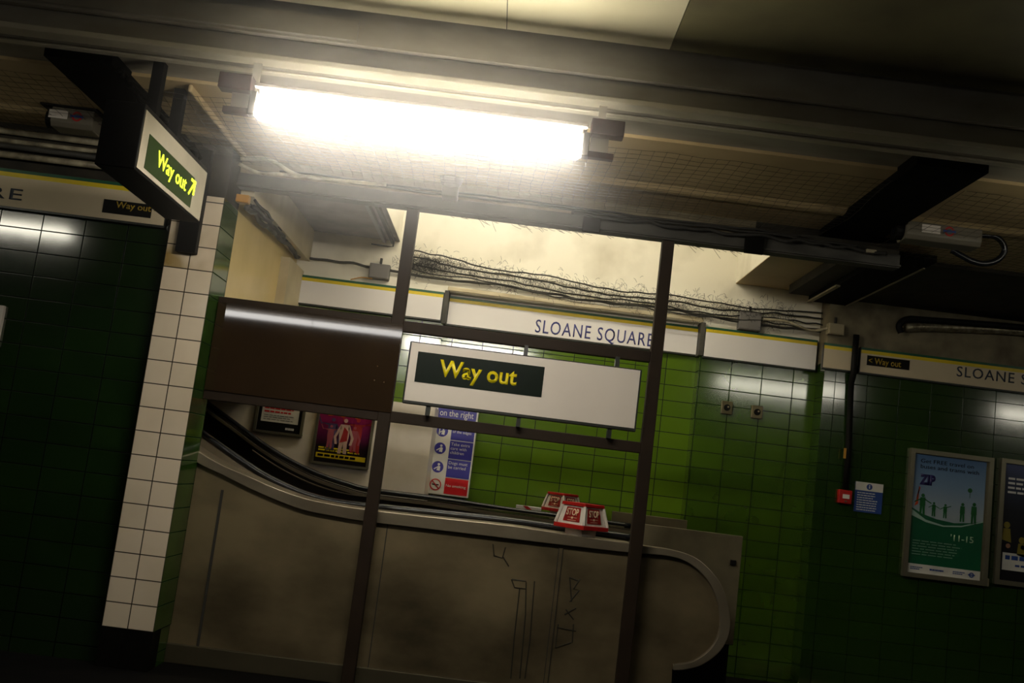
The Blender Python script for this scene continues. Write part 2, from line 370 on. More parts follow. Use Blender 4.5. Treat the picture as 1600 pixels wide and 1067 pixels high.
# ceilings
xc0, xc1 = P(380, 0, 4.9)[0], P(1062, 30, 4.8)[0]
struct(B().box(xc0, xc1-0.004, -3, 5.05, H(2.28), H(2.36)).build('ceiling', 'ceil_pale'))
struct(B().box(xc1, 9, -3, 5.05, H(2.28), H(2.36)).build('ceiling_right', 'ceil_side'))
struct(B().box(-7, xc0-0.004, -3, 5.05, H(2.28), H(2.36)).build('ceiling_left', 'ceil_side'))
xj0 = P(795, 5, 4.9)[0]
struct(B().box(xj0-0.002, xj0+0.002, -3, 5.05, H(2.279), H(2.281)).build('trim_10', 'seam'))
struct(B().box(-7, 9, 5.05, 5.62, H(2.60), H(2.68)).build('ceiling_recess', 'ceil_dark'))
X0, X1 = -2.33, 2.05
xw0, xw1 = -1.15, 2.0      # light well
def bay(name, x0, x1, y1, m):
    b = B().box(x0, x1, 5.6, y1, H(1.98), H(2.04))
    for yy in (6.5,):
        if yy < y1-0.05: b.prism([(yy-0.09, H(1.979)), (yy-0.03, H(1.955)), (yy+0.03, H(1.955)), (yy+0.05, H(1.979))], x0, x1, 'yz')
    return struct(b.build(name, m))
bay('ceiling_bay', X0, X1, 7.02, 'ceil'); bay('ceiling_bay', -7, -2.7, 6.86, 'ceil'); bay('ceiling_bay', 2.44, 9, 7.5, 'ceil')
struct(B().box(2.44, 9, 7.5, 9.12, H(1.95), H(2.05)).build('ceiling_back', 'ceil_dark'))
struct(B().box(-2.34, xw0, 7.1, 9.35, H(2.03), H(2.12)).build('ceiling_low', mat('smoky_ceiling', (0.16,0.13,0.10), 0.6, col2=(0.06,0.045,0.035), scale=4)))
struct(B().box(xw1, 2.9, 7.1, 9.35, H(2.03), H(2.12)).build('ceiling_low', 'ceil'))
# light well walls and lid
struct(B().box(xw0-0.05, xw0+0.001, 7.1, 9.35, H(2.035), H(3.3)).build('wall_well_left', 'plaster'))
struct(B().box(xw1-0.001, xw1+0.05, 7.1, 9.35, H(2.035), H(3.3)).build('wall_well_right', 'plaster'))
struct(B().box(xw0-0.05, xw1+0.05, 7.0, 9.6, H(3.3), H(3.4)).build('ceiling_well', 'plaster'))
struct(B().box(xw0-0.05, xw1+0.05, 7.02, 7.1, H(1.98), H(3.3)).build('wall_well_front', 'plaster'))
# long stepped girder over the platform edge of the bays
g = [(5.10,H(2.60)),(5.10,H(2.117)),(5.15,H(2.117)),(5.15,H(2.0)),(5.105,H(2.0)),(5.105,H(1.975)),(5.19,H(1.975)),(5.19,H(2.005)),(5.27,H(2.005)),(5.27,H(1.982)),(5.31,H(1.982)),(5.31,H(2.0)),(5.6,H(2.0)),(5.6,H(2.60))]
grd = B().prism(g, -7, 9, 'yz').build('steel_girder', 'girder')
tag(grd, 'long stepped grey girder running above the lit fluorescent tube', 'girder')
B().box(-7, 9, 5.085, 5.19, H(1.972), H(2.004)).build('lower_flange', 'flange', grd, bevel=0.006)['label'] = 'lower flange with its highlight painted in pale'
B().box(-7, 9, 5.262, 5.315, H(1.972), H(1.984)).build('flange_bead', 'flange', grd, bevel=0.004)
xj = P(562, 30, 5.08)[0]
fp = B().box(-7, xj, 5.075, 5.1, H(2.13), H(2.24)).build('fascia_board', 'girder_pale', grd)
# cross girders
cg = B().box(-2.7, -2.33, 5.32, 6.74, H(1.93), H(2.05)).build('cross_girder', 'black_steel')
tag(cg, 'black cross girder on the left, above the hanging lit sign', 'girder', 'black cross girders')
cg2 = B().box(2.05, 2.44, 5.32, 7.0, H(1.93), H(2.05)).build('cross_girder', 'black_steel')
tag(cg2, 'black cross girder on the right, above the security camera with the looped cable', 'girder', 'black cross girders')
# sloping rear beam with two pale flange lips
rb = thing('rear_beam', 'black beam with two pale edges reaching the back wall near the right sign', 'beam', (2.8, 8.2, H(1.96)))
B().box(2.62, 2.97, 7.2, 9.11, H(1.9), H(1.949)).build('beam_body', 'black_steel', rb)
B().box(2.605, 2.64, 8.3, 9.11, H(1.885), H(1.9)).build('flange_edge', 'beige_box', rb)['label'] = 'pale edge strip'
B().box(2.955, 2.97, 7.4, 9.11, H(1.892), H(1.9)).build('flange_edge', 'beige_box', rb)['label'] = 'pale edge strip'

# ================================================================ LAMPS
def lamp(name, label, xc, y, h, m, brackets=True, L=1.58, top=1.975, group=None):
    t = thing(name, label, 'ceiling lamp', (xc, y, H(h)), group)
    b = B().tube([(xc-L/2, y, H(h)), (xc-L/2+0.02, y, H(h)), (xc+L/2-0.02, y, H(h)), (xc+L/2, y, H(h))], [0.03,0.046,0.046,0.03], 24)
    b.build('lit_tube', m, t, smooth=True)
    for s in (-1, 1):
        x = xc+s*(L/2)
        B().box(min(x, x+s*0.035), max(x, x+s*0.035), y-0.03, y+0.03, H(h)-0.03, H(h)+0.09).build('end_cap', 'grey_box', t, bevel=0.004)
        if brackets:
            B().box(min(x+s*0.035, x+s*0.16), max(x+s*0.035, x+s*0.16), y-0.02, y+0.02, H(h)-0.03, H(h)+0.0).build('lower_bracket', 'rust', t)
            B().box(min(x+s*0.035, x+s*0.20), max(x+s*0.035, x+s*0.20), y-0.03, y+0.05, H(h)+0.09, H(h)+0.17).build('end_box', 'rust', t, bevel=0.005)
            B().box(min(x+s*0.04, x+s*0.13), max(x+s*0.04, x+s*0.13), y+0.0, y+0.02, H(h)+0.005, H(h)+0.08).build('mounting_plate', 'enamel', t)
            B().box(x+s*0.1-0.02, x+s*0.1+0.02, y+0.03, 5.17, H(h)+0.12, H(h)+0.15).build('arm', 'rust', t)
            B().box(x+s*0.1-0.02, x+s*0.1+0.02, 5.15, 5.17, H(h)+0.12, H(1.98)).build('hanger', 'girder', t)
    B().box(xc-L/2, xc+L/2, y+0.0, y+0.045, H(h)+0.03, H(h)+0.115).build('reflector', 'enamel', t, bevel=0.004)
    B().box(xc-L/2-0.02, xc+L/2+0.02, y-0.03, y+0.05, H(h)+0.115, H(h)+0.135).build('batten', 'enamel', t, bevel=0.004)
    if not brackets:
        for s in (-1, 1): B().box(xc+s*L*0.4-0.01, xc+s*L*0.4+0.01, y, y+0.02, H(h)+0.135, H(top)).build('hanger', 'grey_box', t)
    return t
t0 = P(400, 172, 4.9); t1 = P(908, 237, 4.9)
lamp('fluorescent_lamp', 'lit fluorescent tube under the stepped girder, the only lamp in view', (t0[0]+t1[0])/2, 4.9, (t0[1]+t1[1])/2-EYE, 'tube', L=t1[0]-t0[0], top=2.27)
for xc in (-3.66, -2.2):
    tf = thing('platform_lamp', 'lit platform tube mirrored in the glossy brown sheet, '+('left half' if xc < -3 else 'right half'), 'ceiling lamp', (xc, -0.95, H(1.86)), 'platform tubes mirrored in the sheet')
    B().tube([(xc-0.725, -0.95, H(1.86)), (xc+0.725, -0.95, H(1.86))], 0.042, 20).build('lit_tube', 'tube_platform', tf, smooth=True)
    B().box(xc-0.73, xc+0.73, -0.99, -0.91, H(1.93), H(1.97)).build('batten', 'enamel', tf)
    for s in (-0.6, 0.6): B().box(xc+s-0.015, xc+s+0.015, -0.96, -0.94, H(1.97), H(2.28)).build('hanger', 'grey_box', tf)
    for s in (-1, 1): B().box(xc+s*0.7275-0.0025, xc+s*0.7275+0.0025, -0.98, -0.92, H(1.83), H(1.93)).build('end_cap', 'grey_box', tf)
lamp('fluorescent_lamp', 'lit fluorescent tube of the next bay, mirrored in the left wall tiles', -4.72, 4.9, 1.62, 'tube_side', top=2.27)
lamp('fluorescent_lamp', 'lit fluorescent tube of the next bay, mirrored in the right wall tiles', 3.62, 4.9, 1.62, 'tube_side', top=2.27)
lamp('fluorescent_lamp', 'lit fluorescent tube of the furthest bay on the right, mirrored above the dark poster', 7.2, 4.9, 1.62, 'tube_side', top=2.27)
for xc, lab in ((-0.60, 'fluorescent tube high in the bright opening, above the middle post'), (0.7, 'fluorescent tube high in the bright opening, above the right post')):
    lamp('fluorescent_lamp', 'lit '+lab, xc, 8.0, 2.72, 'tube_well', brackets=False, L=1.2, top=3.3)

# ================================================================ FRAME IN FRONT OF THE ESCALATOR
YF = 6.98; FD = 0.07
def hbar(u0, v0, v1, u2, Y):   # top and bottom edge heights at u0
    return P(u0, v0, Y)[1], P(u0, v1, Y)[1]
fr = thing('metal_screen_frame', 'brown metal frame of posts and bars standing in front of the escalator', 'frame', (0, YF, 0))
xp2 = -0.80; xp3 = 1.0; pw = 0.042
ztop = H(1.76)
B().box(xp2-pw, xp2+pw, YF, YF+FD, 0, ztop).build('post', 'brown', fr, bevel=0.004)
B().box(xp3-pw, xp3+pw, YF, YF+FD, 0, ztop).build('post', 'brown', fr, bevel=0.004)
zA1 = P(1018, 549, YF)[1]; zA0 = P(1018, 566, YF)[1]
zB1 = P(1003, 691, YF)[1]; zB0 = P(1001, 708, YF)[1]
B().box(-2.04, xp2-pw, YF+0.002, YF+FD-0.002, zA0, zA1+0.01).build('upper_bar', 'brown', fr, bevel=0.004)
B().box(xp2+pw, xp3-pw, YF+0.002, YF+FD-0.002, zA0, zA1).build('upper_bar', 'brown', fr, bevel=0.004)
B().box(-2.04, xp2-pw, YF+0.002, YF+FD-0.002, zB0, zB1).build('lower_bar', 'brown', fr, bevel=0.004)
B().box(xp2+pw, xp3-pw, YF+0.002, YF+FD-0.002, zB0, zB1).build('lower_bar', 'brown', fr, bevel=0.004)
B().box(-2.04, xp2-pw, YF+0.02, YF+FD-0.02, zB1, zA0).build('infill_panel', 'brown', fr)
# glossy brown sheet screwed over the panel
xg0, xg1 = -2.035, xp2+pw+0.002; zg0, zg1 = zB1-0.012, zA0+0.045
sh = thing('glossy_brown_sheet', 'large glossy brown sheet with a mirrored white line, between tiled column and middle post', 'panel', ((xg0+xg1)/2, YF-0.005, zg0))
b = B(); b.box(xg0, xg1, YF-0.007, YF-0.001, zg0, zg1)
b.build('sheet', 'brown_gloss', sh)
for (u, v) in ((590, 572), (585, 594), (600, 597)):
    x, z = P(u, v, YF-0.008); B().ellipsoid((x, YF-0.008, z), 0.004, 0.003, 0.004, 8, 6).build('screw', 'steel_trim', sh)

# top beam with cables lying on it
zt0, zt1 = H(1.765), H(1.865)
tb = thing('top_beam', 'grey dusty steel beam above the brown posts with cables along it', 'beam', (0, YF+0.04, zt0))
B().box(-2.04, 2.62, YF-0.01, YF+0.10, zt0, zt1).build('beam', 'dusty_steel', tb, bevel=0.006)
B().box(-2.04, 2.62, YF-0.03, YF-0.01, zt0+0.008, zt0+0.02).build('lip', 'dusty_steel', tb)
for (u0,v0,u1,v1) in ((912,335,936,364), (1165,365,1192,398)):
    x0,x1,z0,z1 = R(u0,v0+3,u1,v1,YF-0.05)
    B().box(x0, x1, YF-0.06, YF-0.03, z0, z1).build('clamp', 'black_steel', tb, bevel=0.004)
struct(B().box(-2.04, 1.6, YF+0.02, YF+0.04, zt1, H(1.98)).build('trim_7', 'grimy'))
struct(B().box(1.6, 2.62, YF+0.02, YF+0.04, zt1, H(1.98)).build('trim_11', 'ceil_dark'))
rd = random.Random(3)
def run_cable(x0, x1, y, z, r, m, label, amp=0.006, n=26, name='cable', group=None, seed=0):
    q = random.Random(seed+int(z*1000)); pts = []
    for i in range(n):
        t = i/(n-1); pts.append((x0+(x1-x0)*t, y+q.uniform(-amp, amp), z+q.uniform(-amp, amp)+0.004*math.sin(t*17)))
    o = B().tube(catmull(pts, 3), r, 6).build(name, m, smooth=True)
    return tag(o, label, 'cable', group)
run_cable(-1.75, 1.9, YF-0.045, zt1+0.035, 0.008, 'cable', 'upper of two cables along the top beam, below the tube', group='cables on the top beam')
run_cable(-1.9, 2.3, YF-0.05, zt1+0.012, 0.009, 'cable', 'lower of two cables along the top beam, below the tube', group='cables on the top beam', seed=4)
run_cable(0.3, 2.5, YF-0.06, zt1-0.012, 0.013, 'cable', 'thick sagging black cable on the right half of the top beam', amp=0.014, seed=9)
# speaker ball on the beam
x, z = P(706, 278, YF-0.12)
sp = thing('round_speaker', 'dark rounded speaker on the top beam under the lit tube', 'speaker', (x, YF-0.12, z))
B().ellipsoid((x, YF-0.12, z+0.01), 0.082, 0.06, 0.10).build('dome', mat('speaker_grey', (0.07,0.068,0.065), 0.6), sp, smooth=True)
B().box(x-0.055, x+0.055, YF-0.15, YF-0.012, z-0.14, z-0.06).build('bracket', 'dusty_steel', sp, bevel=0.01)

# ---- Way out sign between the bars
YS = 6.90
x0,x1 = -0.685, 0.901; z0,z1 = 1.903, 2.327
ws = thing('way_out_sign', 'large white enamel Way out sign between the two brown posts', 'sign', ((x0+x1)/2, YS, z0))
B().box(x0, x1, YS, YS+0.05, z0, z1).build('sign_body', 'dark_edge', ws, bevel=0.006)
B().box(x0+0.012, x1-0.012, YS-0.003, YS+0.001, z0+0.022, z1-0.008).build('white_face', 'enamel', ws)
a = R(653, 549, 846, 620, YS)
ax0 = P(650.5,573,YS)[0]; ax1 = P(848.5,597,YS)[0]; az1 = P(750,561,YS)[1]; az0 = P(750,609,YS)[1]
B().box(ax0, ax1, YS-0.006, YS-0.003, az0, az1).build('black_panel', 'sign_black', ws)
tx0 = P(686,580,YS)[0]; tx1 = P(808,590,YS)[0]; tz1 = P(700,563,YS)[1]; tz0 = P(716,600,YS)[1]
lettering('Way out', tx0, tx1, tz0, tz1, YS-0.006, 'yellow_text', ws, bold=0.025)
for (u, v, up) in ((822,548,1), (965,565,1), (668,642,0), (810,660,0), (952,677,0)):
    x, z = P(u, v, YS+0.02)
    za, zb = (z1-0.002, zA0+0.002) if up else (zB1-0.002, z0+0.002)
    B().box(x-0.014, x+0.014, YS+0.015, YS+0.085, min(za,zb), max(za,zb)).build('strut', 'dark_edge', ws)

# ================================================================ FRIEZE SIGNS
def frieze(label, x0, x1, zt, zb, y, white='frieze', text=None, tbox=None, tm='blue_text', way=None, name='frieze_sign', green=0.022, yel=0.030, bold=0.0, space=1.08):
    t = thing(name, label, 'sign', ((x0+x1)/2, y, zb), 'white signs with yellow line under the ceiling')
    B().box(x0, x1, y-0.045, y-0.001, zb, zt).build('backing', 'dark_edge', t)
    e = 0.006
    B().box(x0+e, x1-e, y-0.050, y-0.044, zb+0.014, zt-green-yel).build('white_face', white, t)
    B().box(x0+e, x1-e, y-0.050, y-0.044, zt-green-yel, zt-green).build('yellow_stripe', 'yellow', t)['label'] = 'yellow stripe'
    B().box(x0+e, x1-e, y-0.050, y-0.044, zt-green, zt).build('green_stripe', 'green_stripe', t)['label'] = 'dark green stripe'
    if text: lettering(text, *tbox, y-0.050, tm, t, bold=bold, space=space)
    if way:
        wx0, wx1, wz0, wz1, tt, l0, l1, l2, l3 = way
        B().box(wx0, wx1, y-0.054, y-0.050, wz0, wz1).build('black_panel', 'dull_black', t)
        lettering(tt, l0, l1, l2, l3, y-0.054, 'amber_text', t, bold=0.01, name='way_out_lettering')
    return t
# behind the frame
ya = 9.35
zt = P(694,458,ya)[1]; zb = P(692,504,ya)[1]
frieze('blank white sign on the back wall, left end beside the cream wall', P(461,455,ya)[0], P(692,480,ya)[0], zt, zb, ya)
yb = 9.5
X0s, X1s = P(700,487,yb)[0], P(1090,536,yb)[0]
zt2 = P(703,463.5,yb)[1]; zb2 = P(698,509,yb)[1]
c0 = P(836,513,yb); c1 = P(1029,537,yb); cz1 = P(838,500,yb)[1]; cz0 = P(834,524,yb)[1]
frieze('white SLOANE SQUARE sign in the recess behind the right brown post', X0s, X1s, zt2, zb2, yb, text='SLOANE SQUARE', tbox=(c0[0], P(1019,536,yb)[0], cz0, cz1), bold=0.004, space=1.15)
frieze('blank white sign right of the recess, above shining green tiles', P(1099,535,ya)[0], P(1274,555,ya)[0], P(1102,511,ya)[1], P(1102,560,ya)[1], ya)
yc = 9.1
zt3 = P(1340,543,yc)[1]; zb3 = P(1340,584,yc)[1]
frieze('short blank white sign left of the dark pipe', P(1284,550,yc)[0], P(1331,560,yc)[0], zt3, zb3, yc, white='frieze_dim')
d0 = P(1491,583,yc); d1 = P(1578,600,yc); q0=P(1352,557,yc); q1=P(1417,579,yc)
wz1 = P(1352,556,yc)[1]; wz0 = P(1350,571,yc)[1]
k = (d1[0]-d0[0])/6.0
frieze('long cream SLOANE SQUARE sign above the poster frames on the right', P(1341,560,yc)[0], 6.9, zt3, zb3, yc, white='frieze_dim', text='SLOANE SQUARE',
       tbox=(d0[0], d0[0]+ (c1[0]-c0[0])*(d1[0]-d0[0])/(P(925,520,yb)[0]-c0[0]), P(1491,593,yc)[1]+0.008, P(1491,574,yc)[1]+0.008), tm='grey_text',
       way=(q0[0], q1[0], wz0, wz1, '< Way out', P(1354,563,yc)[0], P(1404,573,yc)[0], P(1378,575,yc)[1], P(1378,562,yc)[1]), bold=0.005, space=1.15)
yl = 6.86
zt4 = P(150,286,yl)[1]+0.012; zb4 = P(255,358,yl)[1]
xe = P(262,345,yl)[0]
m0 = P(3,305,yl); m1 = P(40,310,yl)
p0 = P(166,322,yl); p1 = P(243,333,yl)
Lw = (m1[0]-m0[0])/ (2/13.0*1.0)
frieze('long cream SLOANE SQUARE sign on the left wall beside the hanging lit sign', -6.9, xe, zt4, zb4, yl, white='frieze_dim', text='SLOANE SQUARE',
       tbox=(m1[0]-1.82, m1[0], P(22,318,yl)[1], P(22,297,yl)[1]), tm='grey_text',
       way=(p0[0], xe-0.10, P(167,335,yl)[1], P(168,314,yl)[1], 'Way out >', P(186,322,yl)[0], P(252,335,yl)[0], P(205,333,yl)[1], P(205,320,yl)[1]), bold=0.005, space=1.15)

# ================================================================ HANGING LIT SIGN
Xh = -1.93; Y1, Y2 = 4.87, 5.95
hz1 = P(207,168,4.87)[1]; hz0 = P(192,258,4.87)[1]
hs = thing('hanging_lit_sign', 'hanging box sign with glowing Way out lettering, seen at an angle on the left', 'sign', (Xh-0.1, 5.4, hz0))
B().box(Xh-0.20, Xh, Y1, Y2, hz0-0.012, hz1+0.03).build('sign_case', 'dull_black', hs, bevel=0.006)
fm = mat('sign_face_cream', (0.55,0.50,0.38), 0.35)
w_ = 0.0
B().box(Xh, Xh+0.006, Y1+0.006, Y2-0.006, hz0, hz1).build('white_face', fm, hs)
def yat(u, v):     # depth at which the sight line meets the sign's face
    d = CM @ Vector(((u-800)/F, -(v-533.5)/F, -1)); t = Xh/d.x; return d.y*t, d.z*t+EYE
ea = yat(232,209); eb = yat(301,275)
pz1 = yat(232,209)[1]; pz0 = yat(223,262)[1]
pz0b = yat(297,325)[1]
B().box(Xh+0.006, Xh+0.009, ea[0], eb[0]+0.02, pz0, pz1).build('lit_panel', 'led_panel', hs)['label'] = 'dark green glowing display'
la = yat(243,250)[0]; lb = yat(300,298)[0]
zh = pz1-pz0
lettering('Way out', la, la+(lb-la)*0.78, pz0+zh*0.20, pz0+zh*0.80, 0, 'led', hs, face='+x', X=Xh+0.009, bold=0.0)
# small arrow pointing up right
ay0 = la+(lb-la)*0.86; ay1 = lb+0.01; zc0 = pz0+zh*0.34; s = 0.012
b = B()
def xprism(pts): b.prism(pts, Xh+0.009, Xh+0.012, 'yz')
xprism([(ay0, zc0+0.01), (ay0+0.01, zc0), (ay1-0.01, zc0+0.085), (ay1-0.02, zc0+0.095)])
xprism([(ay0+0.02, zc0+0.085), (ay0+0.02, zc0+0.1), (ay1, zc0+0.1), (ay1, zc0+0.085)])
xprism([(ay1-0.018, zc0+0.02), (ay1, zc0+0.02), (ay1, zc0+0.1), (ay1-0.018, zc0+0.1)])
b.build('arrow', 'led', hs)
for yy in (5.38, 5.75):
    B().box(Xh-0.19, Xh-0.13, yy-0.03, yy+0.03, hz1+0.03, H(1.99)).build('hanger', 'black_steel', hs)
# black cable box standing out of the tiled column below the sign
x0,x1,z0,z1 = R(284,330,305,396,6.7)
cb = B().box(x0, x1, 6.69, 6.749, z0, H(1.92)).build('cable_duct', 'dull_black', bevel=0.003)
tag(cb, 'black vertical duct on the tiled column behind the hanging lit sign', 'duct')

# ================================================================ ESCALATOR
YE = 7.13
es = thing('escalator', 'stainless steel escalator curving up to the left behind the brown frame', 'escalator', (0, 7.8, 0))
top_out = [(240,655),(304,701),(344,725),(388,744),(431,763),(475,778),(519,787.5),(563,794.5),(606,800),(700,810.5),(800,821.5),(900,837),(1004,852)]
top_in  = [(240,672),(304,720),(348,742),(388,762),(431,781),(475,797),(519,806),(563,813.5),(606,819),(700,830),(800,842),(900,854),(985,863.5)]
new_out = [(1059,861),(1094,876),(1125,910),(1138,948),(1140,985),(1126,1016),(1098,1038),(1070,1046),(1052,1047)]
new_in  = [(1046,869),(1080,882),(1108,910),(1123,948),(1124,985),(1111,1012),(1085,1032),(1062,1037),(1052,1038)]
W = lambda l, Y: [P(u, v, Y) for u, v in l]
o_ = catmull(W(top_out, 7.10)+W(new_out, 7.10), 5); i_ = catmull(W(top_in, 7.10)+W(new_in, 7.10), 5)
xl = -2.04
xbr = P(1052,1055,7.13)[0]
zbase = 0.125
def clipx(pl, x):    # cut a polyline that starts left of x
    out = []
    for a, bb in zip(pl, pl[1:]):
        if a[0] < x <= bb[0]:
            t = (x-a[0])/(bb[0]-a[0]); out.append((x, a[1]+t*(bb[1]-a[1])))
        if bb[0] > x or out: out.append(bb)
    return out
n_cut = None
inner = [p for p in i_]
# outer panel
pan = [p for p in inner if p[0] > xl-0.3] ; pan = [(xl-0.3, pan[0][1]+0.06)]+pan + [(xbr, zbase), (xl-0.3, zbase)]
B().prism(pan, YE, YE+0.12).build('outer_panel', 'steel', es)
# trim band and deck
B().prism(o_+list(reversed(i_)), YE-0.035, YE+0.06).build('panel_trim', 'steel_trim', es, bevel=0.004)
deck = [p for p in o_ if p[0] < P(1000,850,7.1)[0]]
B().prism(deck+[(x, z-0.03) for x, z in reversed(deck)], YE+0.06, YE+0.30).build('deck', 'steel_trim', es)
# thin raised bead on the deck edge
B().tube([(x, YE-0.03, z-0.003) for x, z in deck], 0.005, 6).build('deck_bead', 'steel_trim', es, smooth=True)
B().box(xl-0.3, xbr, YE-0.03, YE+0.1, 0.0, zbase).build('base_trim', mat('dull_base_trim', (0.10,0.085,0.05), 0.5, 0.6), es, bevel=0.004)
# vertical seams
for (ua, va, ub, vb, wd) in ((348,764,317,1003,0.018), (606,818,580,1040,0.006), (877,854,865,1044,0.022)):
    xx = P(ua, va, YE)[0]; zz = P(ua, va, YE)[1]
    B().box(xx-wd/2, xx+wd/2, YE-0.006, YE+0.01, zbase, zz-0.006).build('panel_seam', 'seam' if wd < 0.02 else 'steel', es)
for dx in (-0.014, 0.014):
    xx = P(877,854,YE)[0]+dx
    B().box(xx-0.002, xx+0.002, YE-0.008, YE+0.01, zbase, P(877,856,YE)[1]).build('panel_seam', 'seam', es)
# scratched marks on the steel
def scratch(pts, wd=0.004):
    q = [P(u, v, YE-0.001) for u, v in pts]
    return B().tube([(x, YE-0.0005, z) for x, z in q], wd, 5, flat=1.0)
sc = B()
def add(bb):
    n = len(sc.v); sc.v.extend(bb.v); sc.f.extend([[n+i for i in f] for f in bb.f])
for pts in ([(799,905),(804,918),(822,920),(822,908),(800,905)], [(812,918),(803,1000),(798,1060)], [(822,910),(821,960),(812,1060)], [(835,908),(828,1000),(820,1060)],
            [(905,908),(890,902)], [(890,902),(893,940)], [(906,905),(896,920),(905,922),(890,940)], [(882,960),(900,950)], [(884,952),(896,968)], [(870,980),(900,986)], [(872,975),(868,1012),(892,1004)], [(896,975),(894,1004)],
            [(770,850),(772,868),(785,872),(790,855)], [(786,870),(795,885)]):
    add(scratch(pts, 0.0045))
sc.build('scratched_graffiti', 'scratch', es)['label'] = 'scratched graffiti strokes'
# near and far handrails
def hand(pts, Y, name='handrail', r=0.032):
    q = catmull(W(pts, Y), 5)
    B().tube([(x, Y, z) for x, z in q], r, 12, flat=0.75).build(name, 'rubber', es, smooth=True)
    return q
hn = hand([(210,590),(270,640),(322,681),(388,727),(431,752),(475,771),(519,783),(571,790),(680,801),(800,814),(900,828),(990,840)], 7.42)
hf = hand([(215,545),(270,588),(322,629),(366,661),(409,693),(453,720),(497,741),(541,756),(580,766),(680,779),(800,797),(900,810),(985,822)], 8.45, r=0.03)
inn = [(x, z-0.028) for x, z in hf]; 
B().prism(inn+[(x, z-0.60) for x, z in reversed(inn)], 8.45, 8.5).build('far_inner_panel', 'inner', es)
B().prism([(x, z-0.035) for x, z in hf]+[(x, z-0.06) for x, z in reversed(hf)], 8.40, 8.449).build('far_skirt_edge', 'steel_trim', es)
inn = [(x, z-0.03) for x, z in hn]
B().prism(inn+[(x, z-0.10) for x, z in reversed(inn)], 7.40, 7.44).build('near_balustrade_edge', 'steel_trim', es)
B().prism([(x, z+0.048) for x, z in hn if x > -1.9]+[(x, z+0.040) for x, z in reversed(hn) if x > -1.9], 8.0, 8.03).build('guide_strip', 'steel_trim', es)
B().prism([(x, z-0.62) for x, z in hn]+[(x, z-0.9) for x, z in reversed(hn)], 7.5, 8.38).build('step_band', 'black_steel', es)
# rear end plates beyond the newel
x0 = P(990,818,7.62)[0]; x1 = P(1161,840,7.62)[0]; z1 = P(1161,838,7.62)[1]; z0 = P(1144,1008,7.62)[1]
pl = B().box(x0, x1, 7.62, 7.66, z0, z1).build('end_plate', 'steel_plate', es, bevel=0.003)
x0p = P(957,802,8.6)[0]; x1p = P(1074,815,8.6)[0]; z1p = P(1074,813,8.6)[1]
B().box(x0p, x1p, 8.6, 8.64, 0.3, z1p).build('end_plate', 'steel_plate', es, bevel=0.003)
B().box(x0+0.0, x1-0.02, 7.66, 8.6, 0.0, z0+0.2).build('landing_box', 'black_steel', es)
x, z = P(1146, 879, 7.6)
B().box(x-0.02, x+0.02, 7.60, 7.62, z-0.018, z+0.018).build('key_switch', 'dull_black', es, bevel=0.003)

